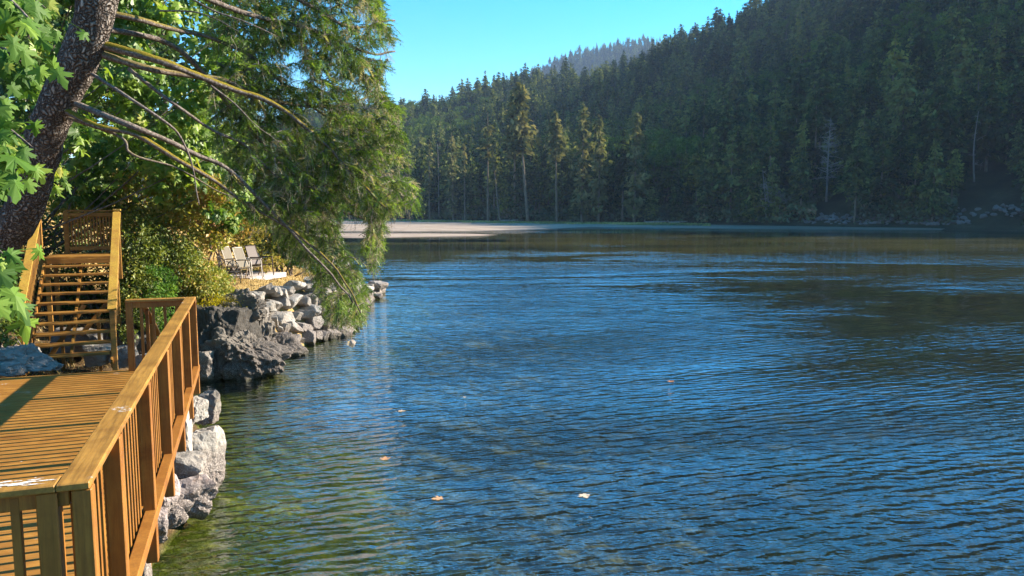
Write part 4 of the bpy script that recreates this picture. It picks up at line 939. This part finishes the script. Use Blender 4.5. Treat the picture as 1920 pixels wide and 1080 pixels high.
LIMBS = [  # pixel path with depth, start radius, moss
    ([(190, 88, 0), (280, 108, 10.3), (360, 137, 10.5), (440, 168, 10.8), (515, 196, 11.0), (600, 262, 11.3), (680, 345, 11.6), (735, 400, 11.8)], .06, 1.),
    ([(198, 108, 0), (262, 124, 10.4), (330, 138, 10.6), (420, 150, 11.0), (520, 190, 11.6), (620, 200, 12.2), (700, 180, 12.7)], .05, .6),
    ([(178, 140, 0), (240, 182, 10.2), (300, 222, 10.2), (338, 254, 10.3), (358, 305, 10.4), (371, 385, 10.5)], .025, 0.),
    ([(160, 205, 0), (225, 228, 10.3), (300, 257, 10.5), (370, 290, 10.8), (430, 318, 11.0), (500, 385, 11.3), (560, 450, 11.5), (625, 520, 11.8), (660, 570, 12)], .045, .05),
    ([(132, 205, 0), (180, 236, 10.2), (255, 252, 10.4), (340, 303, 10.6), (400, 335, 10.9), (455, 375, 11.2), (520, 415, 11.4), (590, 465, 11.7), (640, 520, 11.9), (675, 590, 12.0)], .045, 1.),
    ([(170, 235, 0), (222, 255, 10.3), (240, 282, 10.3), (268, 297, 10.4), (330, 312, 10.6), (400, 352, 10.9), (470, 378, 11.2)], .022, .3),
    ([(214, 30, 0), (262, 36, 10.4), (310, 50, 10.7), (400, 72, 11.2), (480, 112, 11.7), (560, 182, 12.2), (640, 232, 12.6), (720, 250, 12.8)], .045, .8),
    ([(240, 128, 10.4), (310, 183, 10.6), (400, 245, 11.0), (460, 272, 11.3), (520, 330, 11.6), (590, 350, 11.9), (670, 330, 12.2), (760, 370, 12.4)], .028, 0.),
    ([(222, -60, 0), (330, -25, 10.4), (440, 18, 10.9), (520, 40, 11.3), (600, 60, 11.8), (690, 100, 12.3), (740, 95, 12.6)], .05, .1),
    ([(226, -150, 0), (360, -110, 10.3), (480, -50, 10.8), (580, 10, 11.4), (660, 50, 12), (740, 40, 12.4)], .05, 0.),
    ([(230, -260, 0), (360, -230, 10.6), (500, -160, 11.4), (600, -60, 12.2), (680, 0, 12.8), (730, 60, 13.2)], .05, 0.),
    ([(200, 60, 0), (330, 90, 11.2), (440, 210, 12.2), (520, 300, 12.9), (600, 380, 13.4), (700, 420, 13.6), (722, 470, 13.7)], .04, 0.),
    ([(330, -20, 10.4), (400, 20, 10.2), (470, 45, 10.2), (520, 70, 10.4)], .015, 0.),
    ([(300, 20, 10.2), (380, 25, 10.0), (450, 55, 9.9)], .012, 0.), ([(395, 160, 10.6), (440, 195, 10.7), (480, 235, 10.8), (520, 262, 11)], .014, 0.),
]
skel = []; skr = []
for pts_, r0, moss in LIMBS:
    w = [P(px, py, d + 1.4 * max(0, px - 260) / 540) if d else TP(px, py) for px, py, d in pts_]; path = smooth_path(w, 46); jit = np.stack([fbm(np.stack([path[:, 0] * 2.2, path[:, 1] * 2.2, path[:, 2] * 2.2 + i * 9], -1), 70 + i, 2) for i in range(3)], -1)
    path = path + jit * .05 * np.linspace(0, 1, 46)[:, None]
    mb = MB(); rad = np.linspace(1, .22, 46) ** .8 * r0 * (1 + .18 * fbm(path * 9, 3, 2)); mb.tube(path, rad, 8, var=moss); part('branch', mb, LIMB, fir, True)
    skel.append(path[10:] if len(pts_) > 5 else path[20:]); skr.append(rad)
SK = np.concatenate(skel)
# where foliage hangs: an outline with depth; each spray grows from the nearest wood and droops
OUT = np.array([(395, -60), (715, -60), (722, 18), (762, 40), (748, 78), (722, 98), (742, 118), (722, 160), (738, 182), (772, 205), (752, 232), (778, 262), (762, 285), (785, 305), (768, 325), (796, 345), (800, 382), (760, 396), (738, 402),
                (728, 440), (722, 490), (700, 512), (682, 470), (670, 440), (640, 440), (655, 480), (690, 540), (685, 600), (640, 612), (615, 600), (600, 560), (585, 520), (545, 470), (500, 430), (460, 390), (430, 330), (400, 260), (385, 150), (380, 40)], float)
HOLES = [(590, 208, 20, 16), (548, 96, 20, 12), (528, 232, 16, 9), (683, 188, 26, 8), (632, 28, 8, 6), (660, 425, 22, 30), (560, 130, 9, 14), (705, 92, 8, 8)]
def inpoly(p, x, y):
    ins = False
    for a, b in zip(p, np.roll(p, -1, 0)):
        if (a[1] > y) != (b[1] > y) and x < (y - a[1]) / (b[1] - a[1]) * (b[0] - a[0]) + a[0]: ins = not ins
    return ins
r = np.random.default_rng(31); tips = []
while len(tips) < 3900:
    x, y = r.uniform(375, 805), r.uniform(-60, 615)
    if not inpoly(OUT, x, y): continue
    if any(((x - a) / (b_ * 1.25)) ** 2 + ((y - b) / (c_ * 1.35)) ** 2 < 1 for a, b, b_, c_ in [(h[0], h[1] + 6, h[2], h[3]) for h in HOLES]): continue
    if x < 520 and r.random() > (.22 + .78 * (x - 375) / 145): continue
    g_ = min(max((x - 400) / 300, 0), 1); lo, hi = (13.2, 16.8) if y > 400 else (11.2 + 1.2 * g_, 13.7 + 1.0 * g_)
    dens = .5 + .5 * vnoise(np.array([[x / 45, y / 45, 0]]), 12)[0]
    if r.random() > (.35 + dens if y < 390 else 1.): continue
    if y < 390 and r.random() < .22: continue
    if x > 690: x -= 12 * min(1, (x - 690) / 40)
    tips.append(P(x, y, r.uniform(lo, hi)))
tips = np.array(tips)
# order by distance to the limbs so that outer sprays hang from inner ones
dist = np.array([np.linalg.norm(SK - t, axis=1).min() for t in tips]); tips = tips[np.argsort(dist)]
nodes = np.empty((len(SK) + len(tips) * 6, 3)); nodes[:len(SK)] = SK; nn_ = len(SK)
twig = MB(); spr_p = []; spr_d = []; spr_v = []; hang = MB(); spr_s = []
for t in tips:
    q = nodes[:nn_]; dv = t - q; dd_ = np.linalg.norm(dv, axis=1) + np.where(dv[:, 2] > .05, dv[:, 2] * 1.2, 0) + np.where(dv[:, 0] < -.05, -dv[:, 0] * .5, 0)
    i = int(dd_.argmin()); a = q[i]; L = np.linalg.norm(t - a)
    if L > 2.2: continue
    mid = (a + t) / 2 + V3(0, 0, .14 * L) + r.normal(0, .04, 3) * L; path = smooth_path([a, mid, t], 7); nodes[nn_:nn_ + 6] = path[1:]; nn_ += 6
    twig.tube(path, np.linspace(.007 + .004 * min(L, 1), .003, 7), 4, cap=False)
    dead = r.random() < .32
    tone = r.uniform(.62, 1.) if dead else np.clip(r.normal(.36, .16), 0, .62)
    m = int(5 + 15 * L) if not dead else int(3 + 9 * L)
    for k in range(m):
        f = r.uniform(.12, 1.02); j = min(int(f * 6), 5); p = path[j] + (path[j + 1] - path[j]) * (f * 6 - j) ; ax = unit(path[j + 1] - path[j])
        side = unit(np.cross(ax, V3(0, 0, 1)) + 1e-6) * (1 if k % 2 else -1); d = ax * r.uniform(.35, .9) + side * r.uniform(.3, 1.) + V3(.12, 0, r.uniform(-.9, .05)); 
        spr_p.append(p); spr_d.append(unit(d)); spr_v.append(tone + r.normal(0, .07)); spr_s.append(r.uniform(.11, .24) * (.8 if dead else 1))
    if r.random() < .42:
        p = path[-1 - r.integers(0, 3)]; hl = r.uniform(.15, .5); e = p + V3(r.normal(0, .05), r.normal(0, .05), -hl); hang.tube([p, (p + e) / 2 + r.normal(0, .025, 3), e], [.004, .003, .0015], 3, var=r.uniform(0, 1), cap=False)
        for _ in range(4): s_ = p + (e - p) * r.uniform(.2, 1); hang.tube([s_, s_ + V3(r.normal(0, .05), r.normal(0, .05), -r.uniform(.02, .12))], [.003, .0012], 3, var=r.uniform(0, 1), cap=False)
spr_p, spr_d, spr_v, spr_s = map(np.array, (spr_p, spr_d, spr_v, spr_s)); print('sprays', len(spr_p))
def sprays(Pp, D, Sz, va, seed):
    """needled shoots: 13 needle faces each along a short stem, flattened to a plane"""
    r = np.random.default_rng(seed); n = len(Pp); K = 13; Sx = np.cross(D, r.normal(0, .5, (n, 3)) + V3(0, 0, 1)); Sx /= np.linalg.norm(Sx, axis=1)[:, None]; Nn = np.cross(Sx, D)
    t = (np.arange(K) + .5) / K; sg = np.where(np.arange(K) % 2, 1., -1.); ang_ = np.where(np.arange(K) == K - 1, 0, 1.)
    base = Pp[:, None] + D[:, None] * (Sz[:, None, None] * t[None, :, None]) + V3(0, 0, -1)[None, None] * (Sz[:, None, None] * .25 * (t ** 2)[None, :, None])
    nl = (Sz * .26)[:, None, None] * (1.15 - .55 * t)[None, :, None] * r.uniform(.8, 1.3, (n, K, 1)); dirn = D[:, None] * .75 + Sx[:, None] * (sg * ang_)[None, :, None] * .85 + Nn[:, None] * r.normal(0, .35, (n, K, 1))
    w = D[:, None] * (Sz * .05)[:, None, None]; w = w + Nn[:, None] * (Sz * .02)[:, None, None]
    V = np.stack([base - w, base + w, base + dirn * nl], 2).reshape(-1, 3); return V, np.arange(n * K * 3).reshape(-1, 3), np.repeat(va, K * 3)
mb = MB(); V, T, va = sprays(spr_p, spr_d, spr_s, np.clip(spr_v, 0, 1), 3); mb.add(V, T, va); part('foliage', mb, NEED, fir)
part('twigs', twig, LIMB, fir); part('hanging_twigs', hang, LICH, fir)
# a dry leaf cluster caught at the lowest tip
dp = P(659, 640, 12.0); mb = MB(); D = np.array([(.1, 0, -1.), (.4, .1, -.8), (-.3, 0, -.9)]); V, T, va = maple_leaves(np.array([dp] * 3), D, np.array([(.3, -1, .1)] * 3), np.array([.12, .1, .09]), np.array([1., .9, 1.]), 4)
mb.add(V, T, va); M_DRY = mat_leaf('dry_leaf', [(0, (.5, .36, .28)), (1, (.72, .6, .52))], .3, .6, gloss=0); 
mb.tube([P(660, 612, 12), dp], [.004, .003], 4, var=.2)
tag(link('dry_leaf', mb.mesh('dry_leaf', M_DRY)), 'pale dried leaf dangling from the lowest fir bough tip just above the water', 'leaf')

# ------------------------------------------------------------------ the big leaf maple at the left edge, close to the camera
r = np.random.default_rng(8); mt = V3(-8.3, 6.3, 0); mt[2] = gz(mt[0], mt[1])
map1 = empty('maple_tree', tuple(mt), 'big leaf maple at the left edge whose bright lobed leaves hang close by', 'tree')
mb = MB(); mb.tube(smooth_path([mt - UP * .3, mt + V3(.1, 0, 2.5), mt + V3(.5, -.2, 5.5), mt + V3(.2, 0, 8.5)], 16), np.linspace(.2, .08, 16), 12); part('trunk', mb, LIMB, map1, True)
TW = [([(-260, -160, 5.6), (-120, -90, 5.3), (-20, -30, 5.1), (30, 10, 5.0), (72, 55, 4.9)], 26, .17), ([(-260, -60, 5.4), (-100, 20, 5.2), (-20, 70, 5.1), (30, 110, 5.0), (70, 130, 5.0)], 18, .15),
      ([(-260, 120, 5.5), (-110, 150, 5.2), (-40, 200, 5.0), (15, 240, 4.9), (60, 275, 4.85)], 22, .18), ([(-260, 200, 5.3), (-120, 240, 5.1), (-50, 270, 4.9), (-10, 290, 4.8), (30, 305, 4.8)], 18, .2),
      ([(-260, 300, 5.0), (-140, 400, 4.7), (-70, 425, 4.55), (-20, 455, 4.45), (5, 475, 4.4)], 7, .17), ([(-240, 420, 4.8), (-120, 480, 4.6), (-60, 520, 4.5), (-25, 545, 4.5), (0, 560, 4.5)], 14, .17),
      ([(-260, -100, 6.2), (-120, -60, 5.9), (-20, -40, 5.7), (40, -20, 5.6), (85, 15, 5.5)], 18, .17), ([(-200, 20, 6.0), (-80, 100, 5.8), (-30, 170, 5.6), (0, 210, 5.5)], 16, .17)]
LC = []; LD = []; LN = []; LS = []; stm = MB()
for pts_, m, s in TW:
    w = [P(*q) for q in pts_]; w = [mt + V3(.3, -.1, max(1.5, w[0][2] - mt[2] - .5))] + w; path = smooth_path(w, 40); br = MB(); br.tube(path, np.linspace(.035, .004, 40), 6); part('branch', br, LIMB, map1, True)
    for k in range(int(m * 1.7)):
        f = r.uniform(.55, 1.); p = path[min(39, int(f * 39))]; q = p + V3(r.normal(0, .09), r.normal(0, .12), r.uniform(-.16, .02)); stm.tube([p, q], [.003, .002], 4, cap=False, var=.35)
        LC.append(q); LD.append(V3(r.normal(.12, .45), r.normal(-.1, .35), r.uniform(-1.1, -.4))); LN.append(V3(r.normal(.75, .3), r.normal(-.75, .3), r.uniform(.1, .8))); LS.append(s * r.uniform(.4, 1.02))
V, T, va = maple_leaves(np.array(LC), np.array(LD), np.array(LN), np.array(LS), np.clip(r.normal(.55, .2, len(LC)), .1, .95), 5); stm.add(V, T, va); part('foliage', stm, MAPLE, map1)

# ------------------------------------------------------------------ trees and shrubs of the bank
MID = mat_leaf('maple_leaves_far', [(0, (.035, .08, .012)), (.45, (.11, .21, .025)), (.8, (.27, .38, .045)), (1, (.3, .3, .05))], .4, .45, gloss=.03, tboost=1.4)
shrub('maple_tree', 'leafy green maple behind the leaning fir trunk at the top left', 'tree', [(120, 40, 15, 330, 260, 1.4), (330, 110, 16, 260, 230, 1.4), (60, 230, 14.5, 200, 260, 1.2), (260, 230, 17, 260, 190, 1.3), (60, -120, 15, 500, 220, 1.5), (330, -90, 16.5, 240, 220, 1.5)], MID, .2, 4600, 101, True, ground=(-13, 15.5, gz(-13, 15.5)))
shrub('maple_tree', 'lower maple foliage in sunlight under the mossy branches', 'tree', [(250, 300, 18, 260, 140, 1.1), (390, 270, 18.5, 180, 200, 1.2), (400, 385, 19, 130, 110, 1.), (160, 330, 18, 160, 120, 1.)], MID, .17, 2300, 111, True, ground=(-12, 17, gz(-12, 17)))
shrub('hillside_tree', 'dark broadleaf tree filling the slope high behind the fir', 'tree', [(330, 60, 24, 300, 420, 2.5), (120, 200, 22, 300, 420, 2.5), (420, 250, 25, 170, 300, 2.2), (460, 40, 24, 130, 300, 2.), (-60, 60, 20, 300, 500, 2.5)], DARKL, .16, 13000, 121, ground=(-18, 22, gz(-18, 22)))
shrub('shrub', 'tall shrub with yellowing leaves and brown seed heads above the staircase', 'shrub', [(290, 370, 18.6, 260, 110, .9), (180, 385, 18.8, 160, 70, .7), (360, 420, 19, 140, 110, .8), (240, 430, 18.6, 110, 90, .7)], SHRUB, .075, 12500, 131, vlo=.2)
shrub('shrub', 'tangled green and brown shrub just right of the staircase', 'shrub', [(262, 470, 17.6, 100, 130, .6), (262, 560, 17.0, 90, 110, .5), (243, 612, 16.2, 60, 70, .4), (320, 500, 18.2, 120, 120, .6)], SHRUB, .055, 14000, 141, vlo=.0, vhi=.85)
shrub('shrub', 'green leafy creeper hanging low behind the far end of the deck railing', 'shrub', [(300, 580, 16.6, 60, 90, .4), (310, 630, 16.5, 50, 60, .3), (290, 530, 17.2, 90, 60, .4)], MAPLE, .05, 3500, 151, vhi=.9, stems=False)
shrub('shrub', 'yellow green shrub spilling over the moss at the top of the bedrock', 'shrub', [(385, 530, 19.5, 90, 70, .6), (350, 520, 18.5, 110, 70, .6), (425, 558, 20, 50, 50, .4)], SHRUB, .055, 9500, 161, vlo=.25, vhi=1.)
shrub('shrub', 'golden dry shrub on the slope behind the patio chairs', 'shrub', [(420, 430, 27, 130, 90, .9), (480, 450, 28, 90, 60, .8), (370, 400, 25, 120, 70, .8), (500, 490, 27.5, 80, 30, .6)], GOLD, .08, 9000, 171)
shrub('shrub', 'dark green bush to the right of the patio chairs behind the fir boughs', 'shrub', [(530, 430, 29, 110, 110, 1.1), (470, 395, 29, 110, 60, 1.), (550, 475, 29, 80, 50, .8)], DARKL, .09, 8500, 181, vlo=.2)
shrub('shrub', 'light green shrub at the left edge beside the stair foot', 'shrub', [(-15, 520, 13, 80, 90, .4), (5, 575, 12.9, 70, 80, .4), (8, 625, 12.7, 70, 40, .3), (-60, 580, 13, 100, 160, .5)], SHRUB, .05, 7500, 191, vlo=.1, vhi=.7)
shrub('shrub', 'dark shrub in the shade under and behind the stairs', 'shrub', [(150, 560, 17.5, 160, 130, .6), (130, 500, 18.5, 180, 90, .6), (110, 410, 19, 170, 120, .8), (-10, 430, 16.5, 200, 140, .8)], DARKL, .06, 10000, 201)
# two hillside conifers behind the bank keep the skyline closed
for k, (x, y, s, lab) in enumerate([(-17, 30, .62, 'conifer standing on the bank slope behind the golden shrub'), (-21, 26, .8, 'conifer high on the left slope hidden behind the fir boughs'), (-15.5, 34, .42, 'young conifer at the end of the bank behind the dark bush')]):
    place_tree('conifer_tree', CON[k], (x, y, gz(x, y) - .3), (s, s), k * 2., lab, 'tree', None)
# moss cushion on the ledge
def moss(px, py, d, w, seed, lab):
    r = np.random.default_rng(seed); c = P(px, py, d); n = 2600; C = c + r.normal(size=(n, 3)) * V3(.5, .3, .22) * w * d / F; V, T = small_leaves(C, np.full(n, .022), seed); 
    m = bpy.data.materials.get('moss') or mat_leaf('moss', [(0, (.2, .17, .01)), (1, (.6, .5, .02))], .2, .7, gloss=0); tag(link('moss', mesh('moss', V, [T], m, np.repeat(r.uniform(0, 1, n), 4))), lab, 'moss', kind='stuff')
moss(415, 573, 18.6, 38, 1, 'bright yellow moss cushion on the dark bedrock ledge')
def litter():        # dry grass on the terrace and dead leaves and stalks over the bare bank
    r = np.random.default_rng(12); n = 60000; x = r.uniform(-16, -6, n); y = r.uniform(13, 38, n); s = shore_s(x, y); k = (s > .9) & (s < 9); x, y, s = x[k], y[k], s[k]; z = bank_z(x, y); n = len(x)
    h = r.uniform(.03, .13, n); a = r.uniform(0, 6.3, n); C = np.stack([x, y, z], -1); d = np.stack([np.cos(a) * .5, np.sin(a) * .5, r.uniform(.4, 1, n)], -1) * h[:, None]; w = np.stack([-np.sin(a), np.cos(a), 0 * a], -1) * .012
    V = np.stack([C - w, C + w, C + d], 1).reshape(-1, 3); m = mat_leaf('dry_grass', [(0, (.16, .1, .04)), (.5, (.42, .3, .12)), (1, (.62, .5, .25))], .2, .7, gloss=0)
    tag(link('dry_grass', mesh('dry_grass', V, [np.arange(n * 3).reshape(-1, 3)], m, np.repeat(r.uniform(0, 1, n), 3))), 'dry straw coloured grass over the terrace and bank', 'grass', kind='stuff')
litter()

# ================================================================== FURNITURE ON THE TERRACE
def mat_plain(name, c, rough=.5, metal=0., n=.1):
    q = N(name); v = q.noise(q.pos(), 18, 4, .6); col = q.mix(q.ramp(v, [(.3, 0.), (.7, 1.)]), tuple(x * (1 - n) for x in c), tuple(min(1, x * (1 + n)) for x in c)); return q.done(q.bsdf(col, rough, Metallic=metal))
M_FR = mat_plain('chair_frame', (.48, .43, .37), .5); M_SL = mat_plain('sling_fabric', (.15, .13, .10), .8); M_BLK = mat_plain('black_iron', (.018, .017, .017), .45); M_BRN = mat_plain('dark_plastic', (.045, .026, .024), .5); M_PLT = mat_plain('weathered_white_board', (.46, .40, .38), .7, n=.3)
def chair(px, py, d, yaw, label, sling, frame, name='patio_chair', low=False):
    p = P(px, py, d); p[2] = TZ; c, s_ = math.cos(yaw), math.sin(yaw)
    def L(x, y, z): return p + V3(x * c - y * s_, x * s_ + y * c, z)          # x forward, y left
    o = empty(name, tuple(p), label, 'chair', 'chairs on the terrace')
    for y in (-.29, .29):
        mb = MB(); mb.tube(smooth_path([L(.3, y, 0), L(.27, y, .3), L(.24, y, .62), L(.1, y, .66), L(-.25, y, .64), L(-.3, y, .62)], 20), .019, 7); part('arm_frame', mb, frame, o, True)
        mb = MB(); mb.tube([L(-.36, y, 0), L(-.24, y, .4), L(-.3, y, .62)], .017, 7); part('leg', mb, frame, o, True)
        mb = MB(); mb.beam(L(.27, y, .675), L(-.22, y, .665), .055, .022); part('armrest', mb, frame, o)
        mb = MB(); mb.tube(smooth_path([L(.28, y * .9, .42), L(-.2, y * .9, .38), L(-.3, y * .9, .6), L(-.45, y * .9, 1.05)], 18), .016, 7); part('side_rail', mb, frame, o, True)
    mb = MB(); mb.tube([L(-.45, -.26, 1.05), L(-.45, .26, 1.05)], .016, 7); part('top_rail', mb, frame, o, True)
    for nm, pr in (('seat', [(.28, .43), (.05, .405), (-.19, .39)]), ('backrest', [(-.2, .41), (-.3, .62), (-.38, .84), (-.445, 1.04)])):
        mb = MB(); pr = smooth_path([(a, 0, b) for a, b in pr], 9); V = []
        for off in (0, -.006):
            for a, _, b in pr: V += [L(a, -.255, b + off), L(a, .255, b + off)]
        n = 9; Q = []
        for k in range(n - 1):
            Q += [[2 * k, 2 * k + 1, 2 * k + 3, 2 * k + 2], [2 * n + 2 * k, 2 * n + 2 * k + 2, 2 * n + 2 * k + 3, 2 * n + 2 * k + 1], [2 * k, 2 * k + 2, 2 * n + 2 * k + 2, 2 * n + 2 * k], [2 * k + 1, 2 * n + 2 * k + 1, 2 * n + 2 * k + 3, 2 * k + 3]]
        Q += [[0, 2 * n, 2 * n + 1, 1], [2 * n - 2, 2 * n - 1, 4 * n - 1, 4 * n - 2]]
        mb.add(V, np.array(Q)); part(nm, mb, sling, o)
    return o
TZ = 1.72
# low platform
pc = P(502, 516, 24.6); pl = empty('platform', (pc[0], pc[1], TZ - .14), 'low whitish wooden platform on the dry grass with the chairs on it', 'platform')
a, b = PZ(468, 522, TZ - .02), PZ(536, 511, TZ - .02); dx = unit((b - a) * V3(1, 1, 0)); ln = np.linalg.norm(b - a); nx = V3(-dx[1], dx[0], 0)
mb = MB(); mb.beam(a - UP * .07, a + dx * ln - UP * .07, .04, .17); part('fascia', mb, M_PLT, pl)
mb = MB()
for k in range(9): mb.beam(a + nx * (.1 + .15 * k) + UP * .0, a + nx * (.1 + .15 * k) + dx * ln, .14, .035)
part('platform_boards', mb, M_PLT, pl)
mb = MB(); mb.beam(a + nx * .03 - UP * .08, a + nx * 1.38 - UP * .08, .035, .13); part('side_board', mb, M_BRN, pl)
for f in (.05, .5, .95):
    q = a + dx * ln * f + nx * .7; mb = MB(); mb.beam(V3(q[0], q[1], gz(q[0], q[1]) - .2), V3(q[0], q[1], TZ - .04), .12, .12, up=dx); part('block', mb, M_BRN, pl)
print('terrace ground', gz(pc[0], pc[1]), 'platform top', TZ)
chair(446, 512, 25.4, R(-8), 'leftmost tan sling patio chair seen half behind its neighbour', M_SL, M_FR)
chair(468, 512, 24.9, R(-14), 'tan sling patio chair in front, its two front legs on the white platform', M_SL, M_FR)
chair(490, 508, 26.2, R(-20), 'dark brown patio chair to the right of the tan ones', M_BRN, M_BRN)
# black wrought iron chair with curled arms
p = P(432, 520, 24.2); p[2] = TZ - .12; o = empty('garden_chair', tuple(p), 'black wrought iron garden chair with scrolled sides left of the tan chairs', 'chair', 'chairs on the terrace')
for y in (-.26, .26):
    for x in (-.22, .24): mb = MB(); mb.tube([p + V3(x, y, -.25), p + V3(x * .9, y, .42)], .014, 6); part('leg', mb, M_BLK, o, True)
    t = np.linspace(0, 2 * np.pi, 26); mb = MB(); mb.tube(np.stack([p[0] + .0 + .17 * np.cos(t), np.full(26, p[1] + y), p[2] + .6 + .17 * np.sin(t)], -1), .014, 6, cap=False)
    for k in range(6): mb.tube([p + V3(0, y, .6), p + V3(.16 * math.cos(k * 1.05), y, .6 + .16 * math.sin(k * 1.05))], .008, 5)
    part('scroll_side', mb, M_BLK, o, True)
mb = MB(); mb.box(p + V3(0, 0, .42), V3(.5, 0, 0), V3(0, .54, 0), V3(0, 0, .03), .01); part('seat', mb, M_BLK, o)
mb = MB()
for k in range(7): y = -.24 + .08 * k; mb.tube([p + V3(-.23, y, .43), p + V3(-.33, y, .92)], .009, 5)
mb.tube([p + V3(-.33, -.26, .92), p + V3(-.33, .26, .92)], .015, 6); part('backrest', mb, M_BLK, o, True)
# garden tool lying on the slope
a, b = P(338, 497, 18.6), P(362, 482, 18.9); rk = empty('garden_rake', tuple(a), 'turquoise garden rake with a pale handle lying on the slope above the bedrock', 'rake')
mb = MB(); mb.tube([a, b], .014, 7); part('handle', mb, mat_plain('pale_handle', (.6, .5, .36)), rk, True)
mb = MB(); dx = unit(b - a)
for k in range(9): q = a - dx * .02; mb.tube([q, q - dx * .26 + V3(0, .02, (k - 4) * .028)], [.006, .004], 4)
mb.beam(a - dx * .2 - UP * .1, a - dx * .2 + UP * .1, .012, .02, up=(0, 1, 0)); part('rake_head', mb, mat_plain('turquoise_plastic', (.15, .55, .5)), rk)

# ================================================================== LEAVES ON THE WATER
M_FL = mat_leaf('floating_leaf', [(0, (.42, .17, .07)), (.5, (.5, .3, .17)), (1, (.6, .48, .36))], .1, .5, gloss=.03)
for k, (px, py, s, v, lab) in enumerate([(748, 771, .15, .8, 'pale maple leaf floating nearest the bedrock outcrop'), (722, 862, .17, .35, 'orange maple leaf floating over the edge of the green shallows'), (828, 934, .17, .5, 'tan maple leaf floating lowest in the photo'),
        (1092, 927, .17, 1., 'whitish maple leaf floating alone in the middle of the near water'), (1255, 716, .17, .05, 'reddish maple leaf floating farthest from the deck'), (872, 745, .07, .9, 'tiny pale leaf fragment adrift up and to the right of the pale maple leaf')]):
    p = PZ(px, py, .003); a = k * 1.7; V, T, va = maple_leaves(np.array([p]), np.array([(math.cos(a), math.sin(a), .06)]), np.array([(0, 0, 1.)]), np.array([s * .85]), np.array([v]), k)
    V = V - p; V[:, 2] = np.abs(V[:, 2]) * .25 + .002
    tag(link('floating_leaf', mesh('floating_leaf', V, [T], M_FL, va), loc=p), lab, 'leaf', 'leaves floating on the water')
if DEBUG:
    sd = np.array(SD)
    def blk(nm, p):
        for nm2, C in (('spray', spr_p), ('tips', tips)):
            v = C - p; t = v @ sd; d = np.linalg.norm(v - t[:, None] * sd, axis=1); m = (t > .4) & (d < .16); print(nm, nm2, m.sum(), np.round(C[m][:4], 1).tolist())
    for nm, p in (('trunk100', P(170, 100, 10.)), ('trunk300', P(110, 300, 10.6)), ('stair', P(205, 500, 14.8)), ('stairL', P(85, 500, 15.2)), ('rock', P(60, 660, 12.3))): blk(nm, p)
# ------------------------------------------------------------------ haze
def haze():
    q = N('haze_air'); v = q.n('VolumePrincipled', {'Color': (.5, .68, 1.), 'Density': HAZE, 'Anisotropy': 0.}); q.t.links.new(v.outputs[0], q.out.inputs['Volume'])
    mb = MB(); V = np.array([(x, y, z) for x in (-4500, 4500) for y in (-600, 4500) for z in (-4.5, 460)], float)
    Q = np.array([[0, 1, 3, 2], [4, 6, 7, 5], [0, 4, 5, 1], [2, 3, 7, 6], [0, 2, 6, 4], [1, 5, 7, 3]]); o = link('haze', mesh('haze', V, [Q], q.m)); tag(o, kind='stuff')
HAZE = .00014
haze()
